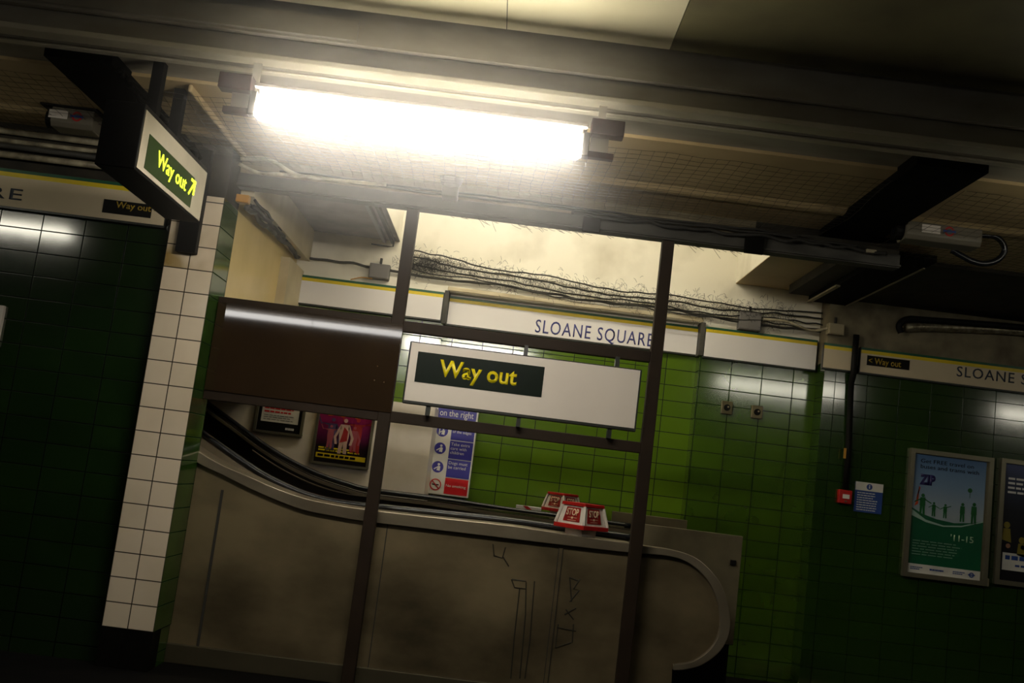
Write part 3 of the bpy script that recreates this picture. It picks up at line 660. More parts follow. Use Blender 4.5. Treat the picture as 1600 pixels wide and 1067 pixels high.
# ================================================================ STOP BOXES
def stop_box(label, cu, cv_top, cv_bot, Y, scale, zdeck, name='emergency_stop_box'):
    cx, zt = P(cu, cv_top, Y); _, zb = P(cu, cv_bot, Y)
    zb = EYE-(EYE-zt)-0.135*scale
    t = thing(name, label, 'stop button box', (cx, Y, zdeck), 'red and white stop boxes on the escalator')
    hb, ht = 0.142*scale, 0.112*scale
    def sq(h, z): return [(cx, Y-h, z), (cx+h, Y, z), (cx, Y+h, z), (cx-h, Y, z)]
    def fr(h0, z0, h1, z1):
        b = B(); b.v = sq(h0, z0)+sq(h1, z1)
        b.f = [[3,2,1,0],[4,5,6,7]]+[[i, (i+1) % 4, 4+(i+1) % 4, 4+i] for i in range(4)]; return b
    H_ = zt-zb; e = 0.022*scale
    k = 0.90
    fr(hb*k, zb+e, ht*k, zt-e*0.8).build('inner_core', 'white_plastic', t)
    fr(hb+0.006, zb, hb+0.004, zb+e).build('bottom_rim', 'red', t, bevel=0.003)['label'] = 'red rim'
    fr(ht+0.003, zt-e*0.8, ht, zt).build('top_rim', 'red', t, bevel=0.003)['label'] = 'red rim'
    # four corner ribs
    for (dx, dy) in ((0,-1),(1,0),(0,1),(-1,0)):
        B().tube([(cx+dx*hb*0.97, Y+dy*hb*0.97, zb+e), (cx+dx*ht*0.97, Y+dy*ht*0.97, zt-e*0.8)], 0.008*scale, 6).build('corner_rib', 'white_plastic', t)
    base = 0.082*scale
    fr(base, zdeck, base, zb).build('pedestal', 'white_plastic', t, bevel=0.003)
    for s in (-1, 1):       # the two faces turned to the platform
        u = Vector((s, 1, 0)).normalized(); nrm = Vector((s, -1, 0)).normalized()
        h0, h1 = hb*k, ht*k
        def pt(a, f, off=0.0):     # a along the face 0..1 from front corner, f height 0..1
            z = zb+e+f*(H_-1.8*e); h = h0+(h1-h0)*f
            p = Vector((cx, Y-h, z)) + u*(a*h*math.sqrt(2)) + nrm*off
            return tuple(p)
        b = B(); b.v = [pt(0.16,0.14,0.004), pt(0.80,0.14,0.004), pt(0.80,0.92,0.004), pt(0.16,0.92,0.004), pt(0.16,0.14,0), pt(0.80,0.14,0), pt(0.80,0.92,0), pt(0.16,0.92,0)]
        b.f = [[0,1,2,3],[7,6,5,4],[0,4,5,1],[1,5,6,2],[2,6,7,3],[3,7,4,0]]
        lp = b.build('stop_label', 'red_dark', t); lp['label'] = 'dark red label'
        # lettering laid on the slanting label
        lt = lettering('STOP', 0, 1, 0, 1, 0, 'cream_text', t, bold=0.02)
        o0 = world_loc(t)
        for v in lt.data.vertices:
            wv = v.co+o0; a = wv.x; f = wv.z; off = 0.005 - wv.y
            a2 = (0.22+0.52*a) if s > 0 else (0.74-0.52*a)
            v.co = Vector(pt(a2, 0.46+0.38*f, off))-o0
        bb = B()
        for a0, a1, f0, f1 in ((0.27,0.40,0.34,0.36), (0.42,0.50,0.29,0.40), (0.52,0.65,0.34,0.36), (0.29,0.63,0.2,0.22)):
            n = len(bb.v)
            bb.v += [pt(a0,f0,0.0055), pt(a1,f0,0.0055), pt(a1,f1,0.0055), pt(a0,f1,0.0055)]; bb.f.append([n,n+1,n+2,n+3])
        bb.build('small_print', 'cream_text', t)
    return t
zd = P(905,843,7.25)[1]+0.004
stop_box('red and white STOP box nearest, on the deck left of the right post', 912, 786, 833, 7.22, 1.32, P(910,846,7.10)[1])
stop_box('red and white STOP box behind and left of the nearer one', 880, 770.5, 798, 8.62, 1.15, P(880,805,8.62)[1]-0.1)
x, z = P(826, 793, 8.6)
nt_ = thing('small_notice', 'small folded white notice with a red patch, left of the STOP boxes', 'notice', (x, 8.6, z-0.06))
rot = lambda pts: pts
B().box(x-0.105, x+0.105, 8.58, 8.62, z-0.06, z+0.012).build('notice_board', 'print_white', nt_, bevel=0.004)
B().prism([(x-0.05, z+0.0115), (x-0.01, z+0.0115), (x+0.035, z-0.02), (x-0.01, z-0.02)], 8.576, 8.58).build('red_patch', 'red', nt_)

# ================================================================ ESCALATOR RULES SIGN
Yr = 9.30
def rp(u, v): return P(u, v, Yr)
sx0 = rp(664,720)[0]; sx1 = rp(733,720)[0]+0.03; sx0 = rp(669,720)[0]
szt = rp(705,560)[1]; szb = rp(695,774)[1]
rs = thing('escalator_rules_sign', 'tall white and blue escalator rules sign with a red No smoking panel', 'sign', ((sx0+sx1)/2, Yr, szb))
B().box(sx0, sx1, Yr, Yr+0.19, szb, szt).build('sign_board', 'print_white', rs, bevel=0.004)
bx0 = sx0+(sx1-sx0)*0.44
def zrow(v): return rp(712, v)[1]
rows = [(722,700,664,'Keep clear\nof the edges'), (0,0,0,'')]
zz = [zrow(v) for v in (594, 660, 688.5, 717.5, 747.5)]
hz = (rp(710,657)[1])
B().box(sx0+0.03, sx1-0.015, Yr-0.003, Yr+0.001, hz, szt-0.02).build('header_panel', 'print_blue', rs)['label'] = 'blue header panel'
lettering('on the right', sx0+0.05, sx1-0.04, rp(712,653)[1]-0.01, rp(712,641)[1]-0.004, Yr-0.003, 'white_text', rs)
lettering('Stand', sx0+0.05, sx1-0.17, rp(712,630)[1], rp(712,615)[1], Yr-0.003, 'white_text', rs)
txt = ['Keep clear\nof the edges', 'Take extra\ncare with\nchildren', 'Dogs must\nbe carried', 'No smoking']
cuts = [rp(712,663)[1], rp(712,688.5)[1], rp(712,718)[1], rp(712,747.5)[1], szb+0.012]
for i in range(4):
    a, b_ = cuts[i]-0.004, cuts[i+1]+0.004
    B().box(bx0, sx1-0.012, Yr-0.003, Yr+0.001, b_, a).build('rule_panel', 'print_blue' if i < 3 else 'print_red', rs)['label'] = ('blue rule panel' if i < 3 else 'red No smoking panel')
    hgt = a-b_
    n = txt[i].count('\n')+1
    zt_ = a-0.016 if i < 3 else (a+b_)/2+0.016
    lettering(txt[i], bx0+0.012, bx0+0.012+(0.17 if i != 3 else 0.18), zt_-0.036*n+0.006, zt_, Yr-0.003, 'white_text', rs)
    cx = (sx0+bx0)/2+0.005; cz = (a+b_)/2
    if i < 3:
        b = B(); disc(b, cx, cz, Yr, 0.052); b.build('pictogram_disc', 'print_blue', rs)
        b = B(); disc(b, cx+0.008, cz+0.024, Yr-0.002, 0.011)
        b.prism([(cx-0.008,cz-0.03),(cx+0.022,cz-0.034),(cx+0.024,cz+0.006),(cx+0.006,cz+0.012)], Yr-0.004, Yr-0.002)
        if i == 0: b.box(cx-0.03, cx-0.02, Yr-0.004, Yr-0.002, cz-0.035, cz+0.02); disc(b, cx-0.024, cz+0.026, Yr-0.002, 0.008)
        b.prism([(cx-0.034,cz-0.018),(cx-0.03,cz-0.026),(cx+0.008,cz+0.0),(cx+0.006,cz+0.01)], Yr-0.004, Yr-0.002)
        b.build('pictogram', 'white_text', rs)
    else:
        ring(cx, cz, Yr-0.001, 0.052, 0.043).build('pictogram_ring', 'print_red', rs)
        b = B(); b.box(cx-0.03, cx+0.03, Yr-0.002, Yr, cz-0.005, cz+0.005)
        b.build('pictogram', 'dull_black', rs)
        b = B(); b.prism([(cx-0.036,cz+0.030),(cx-0.030,cz+0.036),(cx+0.036,cz-0.030),(cx+0.030,cz-0.036)], Yr-0.004, Yr-0.002); b.build('slash', 'print_red', rs)

# ================================================================ POSTERS BY THE ESCALATOR
Yp = 8.75
def framed(label, u0, v0, u1, v1, Y, name, fm, t=0.03, fw=0.022, ztop=None):
    x0,x1 = u0, u1; z0,z1 = v0, v1
    o = thing(name, label, 'poster', ((x0+x1)/2, Y, z0))
    b = B()
    b.box(x0, x1, Y-t, Y-0.0005, z0, z0+fw).box(x0, x1, Y-t, Y-0.0005, z1-fw, z1).box(x0, x0+fw, Y-t, Y-0.0005, z0+fw, z1-fw).box(x1-fw, x1, Y-t, Y-0.0005, z0+fw, z1-fw)
    b.build('poster_frame', fm, o, bevel=0.002)
    return o
# upper left one
xq0 = P(398,660,Yp)[0]; xq1 = P(474,670,Yp)[0]; zq0 = P(435,679,Yp)[1]
po = framed('white notice with red heading in a black frame, above the curving handrail', xq0, zq0, xq1, zq0+0.62, Yp, 'framed_notice', 'alu')
B().box(xq0+0.022, xq1-0.022, Yp-0.012, Yp-0.001, zq0+0.022, zq0+0.60).build('black_mount', 'dull_black', po)
wx0,wx1,wz0 = xq0+0.05, xq1-0.05, zq0+0.10
B().box(wx0, wx1, Yp-0.014, Yp-0.012, wz0, zq0+0.56).build('white_sheet', 'print_white', po)
b = B(); lines(b, wx0+0.02, wx1-0.02, wz0+0.072, wz0+0.132, Yp-0.014, 2, 5, 0.5); b.build('red_heading', 'print_red', po)
b = B(); lines(b, wx0+0.02, wx1-0.02, wz0+0.012, wz0+0.066, Yp-0.014, 3, 6, 0.25); b.build('small_print', 'grey_text', po)
b = B(); lines(b, wx1-0.10, wx1-0.005, zq0+0.045, zq0+0.065, Yp-0.012, 1, 8, 0.9); b.build('web_address', 'white_text', po)
# show poster (a plain generic one)
xm0 = P(490,690,Yp)[0]; xm1 = P(580,700,Yp)[0]; zm0 = P(530,729,Yp)[1]
pm = framed('magenta and red show poster with a dancer in white and a yellow strip', xm0, zm0, xm1, zm0+0.68, Yp, 'show_poster', 'alu')
zb_, zt_ = zm0+0.022, zm0+0.655
B().box(xm0+0.022, xm1-0.022, Yp-0.012, Yp-0.001, zb_, zt_).build('printed_sheet', print_ramp('magenta_print', [(0,(0.01,0.006,0.006)),(0.22,(0.012,0.006,0.01)),(0.36,(0.10,0.006,0.05)),(0.6,(0.26,0.01,0.09)),(0.85,(0.34,0.02,0.05)),(1,(0.3,0.02,0.03))], zb_, zt_), pm)
cx = (xm0+xm1)/2
yy = Yp-0.012
def blob(b, pts): b.prism(pts, yy-0.0015, yy)
def figure(name, fx, fz, s, m, pose=0, yo=0.0):
    b = B(); y = yy-yo
    disc(b, fx, fz+0.17*s, y, 0.020*s)
    pp = [[(-.045,.13),(.045,.13),(.05,.03),(.04,-.06),(-.04,-.06),(-.05,.03)], [(-.045,.13),(-.03,.10),(-.075,0),(-.06,-.07),(-.085,-.07),(-.1,0)] if pose == 0 else [(-.04,.13),(-.03,.10),(-.12,.13),(-.15,.19),(-.165,.185),(-.13,.115)],
          [(.045,.13),(.03,.10),(.075,0),(.06,-.07),(.085,-.07),(.1,0)] if pose != 2 else [(.04,.13),(.03,.10),(.12,.15),(.15,.22),(.165,.215),(.13,.13)],
          [(-.04,-.06),(.0,-.06),(-.012,-.16),(-.045,-.16)], [(.0,-.06),(.04,-.06),(.045,-.16),(.012,-.16)]]
    for p in pp: b.prism([(fx+a*s, fz+c_*s) for a, c_ in p], y-0.0015, y)
    b.build(name, m, pm)
dr = mat('printed_crimson', (0.42,0.03,0.03), 0.4); dp = mat('printed_pink', (0.45,0.10,0.13), 0.4); dw = mat('printed_pinkish_white', (0.62,0.42,0.34), 0.4); do_ = mat('printed_orange', (0.6,0.14,0.01), 0.4); dv = mat('printed_violet', (0.10,0.07,0.16), 0.4)
figure('printed_dancer', cx-0.10, zm0+0.25, 0.8, dv, 1); figure('printed_dancer', cx+0.11, zm0+0.26, 0.85, dr, 2); figure('printed_dancer', cx+0.09, zm0+0.235, 0.6, dp, 1, 0.001)
figure('printed_dancer', cx-0.11, zm0+0.235, 0.55, dp, 2, 0.001)
figure('printed_dancer', cx+0.005, zm0+0.245, 0.85, dw, 0, 0.003)
b = B(); b.prism([(cx-0.0,zm0+0.335),(cx+0.035,zm0+0.30),(cx+0.035,zm0+0.22),(cx-0.025,zm0+0.20),(cx-0.01,zm0+0.28)], yy-0.0065, yy-0.0045); b.build('printed_shirt', dr, pm)
b = B()
for i, dx in enumerate((-0.13,-0.07,-0.02,0.04,0.10,0.14)): b.prism([(cx+dx-0.022,zm0+0.415+0.012*(i%2)),(cx+dx+0.02,zm0+0.42),(cx+dx+0.028,zm0+0.56),(cx+dx-0.01,zm0+0.56)], yy-0.0015, yy)
b.build('orange_title', do_, pm)
b = B(); lines(b, xm0+0.05, xm1-0.05, zm0+0.115, zm0+0.155, yy, 2, 11, 0.6); b.build('yellow_print', 'yellow_text', pm)
B().box(xm0+0.035, xm1-0.035, yy-0.002, yy, zm0+0.06, zm0+0.10).build('yellow_strip', 'yellow', pm)
b = B(); lines(b, xm0+0.05, xm1-0.06, zm0+0.067, zm0+0.093, yy-0.002, 1, 12, 0.75); b.build('strip_print', 'dull_black', pm)

# ================================================================ RIGHT WALL
Yw = 9.1
px0, px1 = 3.53, P(1546,715,Yw)[0]; pz0 = P(1408,899,Yw)[1]; pz1 = P(1423,700,Yw)[1]
px0 = P(1414,800,Yw)[0]; px1 = px0+ (P(1545,800,Yw)[0]-P(1414,800,Yw)[0])
ps = framed('framed green and blue travel poster with silhouettes of people, left of its pair', px0, pz0, px1, pz1, Yw, 'travel_poster', 'alu', t=0.05, fw=0.04)
ix0, ix1, iz0, iz1 = px0+0.05, px1-0.055, pz0+0.035, pz1-0.045
h = iz1-iz0; wd = ix1-ix0; y = Yw-0.02
B().box(px0+0.04, px1-0.04, Yw-0.018, Yw-0.001, pz0+0.03, pz1-0.04).build('backing_sheet', 'alu', ps)
B().box(ix0, ix1, y-0.002, y+0.0025, iz0, iz1).build('sky_print', print_ramp('sky_print', [(0,(0.3,0.36,0.4)),(0.5,(0.34,0.40,0.44)),(0.75,(0.18,0.28,0.42)),(1,(0.07,0.16,0.33))], iz0, iz1), ps)
fx = lambda a: ix0+a*wd
fz = lambda a: iz0+a*h
hill = [(fx(0),fz(0.08)),(fx(1),fz(0.08)),(fx(1),fz(0.50)),(fx(0.85),fz(0.475)),(fx(0.6),fz(0.455)),(fx(0.35),fz(0.47)),(fx(0.15),fz(0.50)),(fx(0),fz(0.545))]
B().prism(hill, y-0.004, y-0.002).build('green_hill', mat('printed_green', (0.005,0.10,0.04), 0.35), ps)
curve = [(fx(0),fz(0.53)),(fx(0.2),fz(0.455)),(fx(0.45),fz(0.425)),(fx(0.7),fz(0.44)),(fx(1),fz(0.50)),(fx(1),fz(0.49)),(fx(0.7),fz(0.43)),(fx(0.45),fz(0.413)),(fx(0.2),fz(0.435)),(fx(0),fz(0.48))]
B().prism(curve, y-0.006, y-0.004).build('white_curve', mat('printed_pale_green', (0.35,0.5,0.42), 0.35), ps)
B().box(ix0, ix1, y-0.006, y-0.002, iz0, fz(0.08)).build('logo_strip', 'print_white', ps)
pg = mat('printed_leaf_green', (0.01,0.12,0.025), 0.35)
for i, (a, zc, s, hand_) in enumerate(((0.14,0.57,1.15,1),(0.30,0.545,0.75,1),(0.46,0.54,0.75,2),(0.70,0.545,1.0,0),(0.86,0.545,1.15,0))):
    b = B(); X, Z = fx(a), fz(zc); s *= 0.62; yq = y-0.0045
    disc(b, X, Z+0.125*s, yq, 0.022*s)
    for p in ([(-.03,.10),(.03,.10),(.035,0),(-.035,0)], [(-.03,0),(0,0),(-.01,-.12),(-.03,-.12)], [(0,0),(.03,0),(.035,-.12),(.012,-.12)]): b.prism([(X+u*s, Z+v*s) for u, v in p], yq-0.0015, yq)
    if hand_: b.prism([(X+.02*s,Z+.09*s),(X+.02*s,Z+.075*s),(X+.11*s,Z+(.03 if hand_ == 1 else .11)*s),(X+.11*s,Z+(.045 if hand_ == 1 else .125)*s)], yq-0.0015, yq)
    if i < 3: b.prism([(X-.02*s,Z+.09*s),(X-.02*s,Z+.075*s),(X-.10*s,Z+.03*s),(X-.10*s,Z+.045*s)], yq-0.0015, yq)
    b.build('silhouette', pg, ps)
b = B(); disc(b, fx(0.79), fz(0.745), y-0.002, 0.02); b.box(fx(0.79), fx(0.79)+0.003, y-0.004, y-0.002, fz(0.68), fz(0.745)); b.build('balloon', pg, ps)
b = B(); b.prism([(fx(.06),fz(.66)),(fx(.1),fz(.72)),(fx(.08),fz(.73)),(fx(.08),fz(.58)),(fx(.03),fz(.56)),(fx(.05),fz(.6))], y-0.004, y-0.002); b.build('orange_figure', mat('printed_orange_red', (0.6,0.07,0.01), 0.4), ps)
lettering('Get FREE travel on\nbuses and trams with', fx(0.08), fx(0.90), fz(0.885), fz(0.965), y-0.002, 'dull_black', ps, name='heading')
lettering('ZIP', fx(0.08), fx(0.30), fz(0.745), fz(0.835), y-0.002, mat('printed_indigo', (0.02,0.015,0.10), 0.4), ps, bold=0.06, name='zip_lettering')
lettering("'11-15", fx(0.56), fx(0.88), fz(0.305), fz(0.36), y-0.004, mat('printed_pale_lime', (0.45,0.6,0.4), 0.4), ps, name='ages_lettering', bold=0.01)
b = B(); lines(b, fx(.04), fx(.84), fz(.15), fz(.285), y-0.004, 6, 21, 0.3); b.build('small_print', mat('printed_sage', (0.2,0.35,0.25), 0.4), ps)
b = B(); lines(b, fx(.03), fx(.2), fz(.03), fz(.06), y-0.006, 2, 22, 0.5); lines(b, fx(.3), fx(.5), fz(.035), fz(.055), y-0.006, 1, 23, 0.7); lines(b, fx(.62), fx(.8), fz(.03), fz(.06), y-0.006, 2, 24, 0.5); b.build('logo_print', 'navy', ps)
rr = ring(fx(.88), fz(.042), y-0.006, 0.022, 0.013); rr.box(fx(.88)-0.03, fx(.88)+0.03, y-0.009, y-0.007, fz(.042)-0.005, fz(.042)+0.005); rr.build('roundel', 'navy', ps)
# second poster, cut by the frame edge
qx0 = P(1562,800,Yw)[0]; 
p2 = framed('dark poster with yellow figures and a pale strip, at the right edge', qx0-0.03, pz0+0.03, qx0+0.78, pz1+0.01, Yw, 'dark_poster', 'alu', t=0.05, fw=0.04)
B().box(qx0+0.01, qx0+0.74, y-0.002, Yw-0.001, pz0+0.07, pz1-0.03).build('printed_sheet', print_ramp('night_print', [(0,(0.01,0.008,0.01)),(0.6,(0.008,0.01,0.015)),(0.85,(0.02,0.03,0.08)),(1,(0.04,0.06,0.2))], pz0, pz1), p2)
a0 = qx0+0.03
B().box(a0+0.005, a0+0.66, y-0.004, y-0.002, pz0+0.16, pz0+0.31).build('pale_strip', 'print_white', p2)
b = B(); lines(b, a0+0.03, a0+0.6, pz0+0.24, pz0+0.30, y-0.004, 1, 31, 0.6); lines(b, a0+0.12, a0+0.6, pz0+0.19, pz0+0.22, y-0.004, 1, 32, 0.6); b.build('strip_print', 'navy', p2)
b = B(); lines(b, a0+0.02, a0+0.5, pz1-0.30, pz1-0.14, y-0.002, 4, 33, 0.45); b.build('heading', 'white_text', p2)
fy = mat('printed_mustard', (0.25,0.20,0.02), 0.4)
b = B()
for dx, dz in ((0.0,0.55),(0.14,0.43),(0.26,0.5),(0.4,0.42)):
    disc(b, a0+dx+0.03, pz0+dz, y-0.002, 0.028); b.prism([(a0+dx, pz0+dz-0.03),(a0+dx+0.06, pz0+dz-0.03),(a0+dx+0.075, pz0+dz-0.15),(a0+dx-0.01, pz0+dz-0.13)], y-0.004, y-0.002)
b.build('printed_figures', fy, p2)
b = B()
for dx in (0.05,0.18,0.3): disc(b, a0+dx, pz0+0.37, y-0.002, 0.02)
b.build('printed_hands', mat('printed_skin', (0.4,0.2,0.12), 0.4), p2)
# pale bracket between the posters
x, z = P(1538,910,Yw); b = B().box(x-0.025, x+0.025, Yw-0.04, Yw-0.001, z-0.03, z+0.04).build('frame_bracket', 'beige_box', bevel=0.008); tag(b, 'small pale bracket below the gap between the two framed posters', 'bracket')
xx, zz_ = P(1504,708,Yw)
# blue notice
nx0,nx1,nz0,nz1 = P(1335,775,Yw)[0], P(1378,780,Yw)[0], P(1355,801,Yw)[1], P(1355,754,Yw)[1]
bn = thing('blue_safety_notice', 'small blue and white instruction notice beside the red alarm box', 'notice', ((nx0+nx1)/2, Yw, nz0))
B().box(nx0, nx1, Yw-0.01, Yw-0.001, nz0, nz1).build('blue_plate', 'navy', bn)
zc = nz1-(nz1-nz0)*0.28
B().box(nx0, nx1, Yw-0.012, Yw-0.01, zc, nz1).build('white_header', 'print_white', bn)
b = B(); disc(b, (nx0+nx1)/2, (zc+nz1)/2, Yw-0.012, 0.026); b.build('blue_disc', 'navy', bn)
b = B(); disc(b, (nx0+nx1)/2, (zc+nz1)/2+0.012, Yw-0.014, 0.005); b.box((nx0+nx1)/2-0.004, (nx0+nx1)/2+0.004, Yw-0.016, Yw-0.014, (zc+nz1)/2-0.014, (zc+nz1)/2+0.004); b.build('pictogram', 'white_text', bn)
b = B(); lines(b, nx0+0.02, nx1-0.03, nz0+0.01, zc-0.01, Yw-0.01, 8, 41, 0.35); b.build('small_print', 'white_text', bn)
# red alarm
x, z = P(1318,776,Yw)
ra = thing('red_alarm_box', 'small red alarm call point with a pale label, under the dark pipe', 'alarm', (x, Yw, z-0.06))
B().box(x-0.06, x+0.06, Yw-0.05, Yw-0.001, z-0.06, z+0.06).build('case', 'red', ra, bevel=0.008)
B().box(x-0.025, x+0.035, Yw-0.053, Yw-0.05, z-0.015, z+0.022).build('label_plate', 'print_white', ra)
B().box(x-0.005, x+0.015, Yw-0.054, Yw-0.05, z-0.045, z-0.032).build('key_slot', 'steel_trim', ra)
# dark pipe down to it, with a yellow tag
xt, zt_ = P(1334,535,Yw-0.05); xm_, zm_ = P(1318,764,Yw)
pp = thing('dark_conduit', 'dark vertical pipe between the short and the long frieze signs', 'pipe', (xt, Yw-0.05, zm_))
B().tube([(x, Yw-0.03, zm_), (x, Yw-0.03, zm_+0.3), (xt+0.01, Yw-0.035, zb3-0.1), (xt+0.01, Yw-0.075, zb3-0.02), (xt+0.01, Yw-0.075, zt3+0.1)], 0.028, 10).build('pipe', 'dull_black', pp, smooth=True)
xx, z2 = P(1319,709,Yw-0.05)
B().box(xx-0.008, xx+0.012, Yw-0.066, Yw-0.058, z2-0.04, z2+0.05).build('yellow_tag', 'orange', pp)['label'] = 'small yellow tag'
# square fittings on the shining tiles
for (u, v, lab) in ((1135,637,'small square brass switch on the green tiles, left of its pair'), (1182,644,'small square brass switch on the green tiles, right of its pair')):
    x, z = P(u, v, 9.35)
    s = thing('wall_switch', lab, 'switch', (x, 9.35, z-0.05), 'pair of wall switches')
    B().box(x-0.052, x+0.052, 9.325, 9.349, z-0.06, z+0.06).build('plate', mat('dull_brass', (0.12,0.10,0.05), 0.3, 0.7), s, bevel=0.005)
    b = B(); disc(b, x, z, 9.325, 0.03, 0.015); b.build('knob', 'dull_black', s, bevel=0.003)
    b = B(); disc(b, x+0.008, z+0.006, 9.31, 0.008, 0.004); b.build('key_slot', 'steel_trim', s)
# poster frame edge at the far left
x1_ = P(4,510,6.86)[0]; z1_ = P(4,478,6.86)[1]; z0_ = P(1,542,6.86)[1]
lf = framed('edge of a pale framed poster on the green wall, left border of the view', x1_-0.6, z0_, x1_, z1_, 6.86, 'wall_poster', 'enamel', t=0.03, fw=0.03)
B().box(x1_-0.575, x1_-0.025, 6.84, 6.859, z0_+0.025, z1_-0.025).build('printed_sheet', 'print_white', lf)

# ================================================================ CEILING CLUTTER
def net(name, label, x0, x1, y0, y1, z, pitch=0.072):
    q = random.Random(int(abs(x0)*100)); b = B()
    nx = int((x1-x0)/pitch); ny = int((y1-y0)/pitch)
    sag = lambda x, y: z-0.02*math.sin(PI*(y-y0)/(y1-y0))-0.006*math.sin(x*5.1)-0.004*math.sin(x*13+y*7)
    for i in range(nx+1):
        x = x0+(x1-x0)*i/nx; ph = q.uniform(-0.006, 0.006)
        pts = [(x+ph*math.sin(3*k)+0.012*math.sin(k*0.5+x*2), y0+(y1-y0)*k/12, 0) for k in range(13)]
        b.tube([(p[0], p[1], sag(p[0], p[1])) for p in pts], 0.0013, 3)
    for j in range(ny+1):
        y = y0+(y1-y0)*j/ny; ph = q.uniform(-0.004, 0.004); n = max(8, int((x1-x0)/0.18))
        pts = [(x0+(x1-x0)*k/n, y+ph*math.sin(2*k)+0.008*math.sin(k*0.8), 0) for k in range(n+1)]
        b.tube([(p[0], p[1], sag(p[0], p[1])) for p in pts], 0.0013, 3)
    o = b.build(name, 'net'); o['kind'] = 'stuff'; return tag(o, label, 'netting')
net('bird_netting', 'fine square netting stretched under the middle ceiling bay behind the lit tube', X0+0.01, X1-0.01, 5.62, 6.93, H(1.92))
net('bird_netting', 'fine square netting under the left ceiling bay, left of the hanging lit sign', -4.6, -2.71, 5.62, 6.84, H(1.92))
net('bird_netting', 'fine square netting under the right ceiling bay beside the security camera', 2.46, 5.2, 5.62, 7.35, H(1.92))
q = random.Random(17)
for k in range(5):
    pts = [(-2.30+0.02*k+q.uniform(-.03,.03), 5.35+1.35*i/12, H(1.90)-0.012*k+q.uniform(-.03,.02)) for i in range(13)]
    tag(B().tube(catmull(pts, 3), 0.022-0.002*k, 6).build('cable', 'black_steel', smooth=True), ['topmost','second','third','fourth','lowest'][k]+' of five lumpy black cables along the left cross girder beside the lit sign', 'cable', 'cables clipped to the left cross girder')
# joist on the ceiling left of the tube
b = B().box(-2.01, -1.985, 5.62, 6.9, H(1.935), H(1.978)).build('ceiling_joist', 'ceil', bevel=0.01); tag(b, 'narrow cream joist on the netted ceiling left of the lit tube', 'joist')
# loose pipes by the top-left corner of the frame
b = B().tube(catmull([(-1.98,6.75,H(1.90)),(-1.8,6.8,H(1.93)),(-1.62,6.82,H(1.86)),(-1.45,6.9,H(1.87)),(-1.0,6.92,H(1.89))], 5), 0.014, 8).build('bent_conduit', 'pale_pipe', smooth=True); tag(b, 'bent pale conduit at the left end of the top beam, upper one', 'pipe')
b = B().tube(catmull([(-1.98,6.74,H(1.86)),(-1.85,6.76,H(1.82)),(-1.7,6.8,H(1.84)),(-1.55,6.85,H(1.85))], 5), 0.012, 8).build('bent_conduit', 'pale_pipe', smooth=True); tag(b, 'short bent pale conduit at the left end of the top beam, lower one', 'pipe')
x, z = P(381,313,6.95)
b = B().box(x-0.045, x+0.045, 6.9, 6.96, z-0.025, z+0.03).build('orange_tag', 'orange', bevel=0.006); tag(b, 'orange tag hanging under the top beam beside the tiled column', 'tag')
# dark tangle of cables lying along the cream beam at the left
for k in range(4):
    q = random.Random(k+50)
    a = P(385+4*k, 322-2*k, 7.15); c = P(468+2*k, 404-5*k, 9.2)
    pts = [(a[0]+(c[0]-a[0])*t+q.uniform(-.015,.015), 7.15+(9.2-7.15)*t, a[1]+(c[1]-a[1])*t+q.uniform(-.02,.02)) for t in [i/14 for i in range(15)]]
    o = B().tube(catmull(pts, 3), 0.02-0.003*k, 6).build('cable', 'cable' if k else 'dusty_steel', smooth=True)
    tag(o, ['thick grey cable', 'black cable second from the wall', 'black cable third from the wall', 'thin black cable furthest from the wall'][k]+' in the bundle above the cream side wall', 'cable', 'cables above the cream side wall')
# cables along the back wall above the signs
def wall_cables():
    specs = [(470,402,1285,520,0.012,'dusty_steel','grey cable running along the back wall right above the signs'),
             (640,392,1290,492,0.007,'cable','top thin cable on the bright wall above the signs'),
             (640,402,1290,500,0.008,'cable','second thin cable on the bright wall above the signs'),
             (640,412,1290,508,0.007,'cable','third thin cable on the bright wall above the signs'),
             (640,420,1290,515,0.006,'cable','lowest thin cable on the bright wall above the signs')]
    for k, (u0,v0,u1,v1,r,m,lab) in enumerate(specs):
        q = random.Random(70+k); a = P(u0,v0,9.31); c = P(u1,v1,9.31); n = 40
        pts = [(a[0]+(c[0]-a[0])*i/n, 9.31-0.012*k, a[1]+(c[1]-a[1])*i/n+q.uniform(-.008,.008)+0.012*math.sin(i*0.5+k)-0.06*math.sin(PI*i/n)*(1 if k else 0)) for i in range(n+1)]
        tag(B().tube(catmull(pts, 3), r, 6).build('cable', m, smooth=True), lab, 'cable', 'cables on the back wall')
wall_cables()
# sooty remains of netting snagged along the cables: uncountable threads
q = random.Random(99); b = B()
for i in range(2600):
    t = q.random(); u = 640+ t*600; v = 408+ (u-640)*0.150 + q.gauss(0, 7.5+4*math.sin(u*0.03)**2) + 8*math.sin((u-640)/600*PI)
    if q.random() < 0.25: u = q.gauss(668, 22); v = 417+q.gauss(0, 7)
    x, z = P(u, v, 9.29); a = q.uniform(0, PI); L = q.uniform(0.02, 0.06)
    yv = 9.28+q.uniform(-0.03, 0.02)
    b.tube([(x, yv, z), (x+L*0.5*math.cos(a), yv-0.01, z+L*0.4*math.sin(a)+0.01), (x+L*math.cos(a), yv, z+L*math.sin(a))], 0.0015, 3)
o = b.build('snagged_netting', 'cable'); o['kind'] = 'stuff'; tag(o, 'black sooty threads of torn netting along the cables on the bright wall', 'netting')
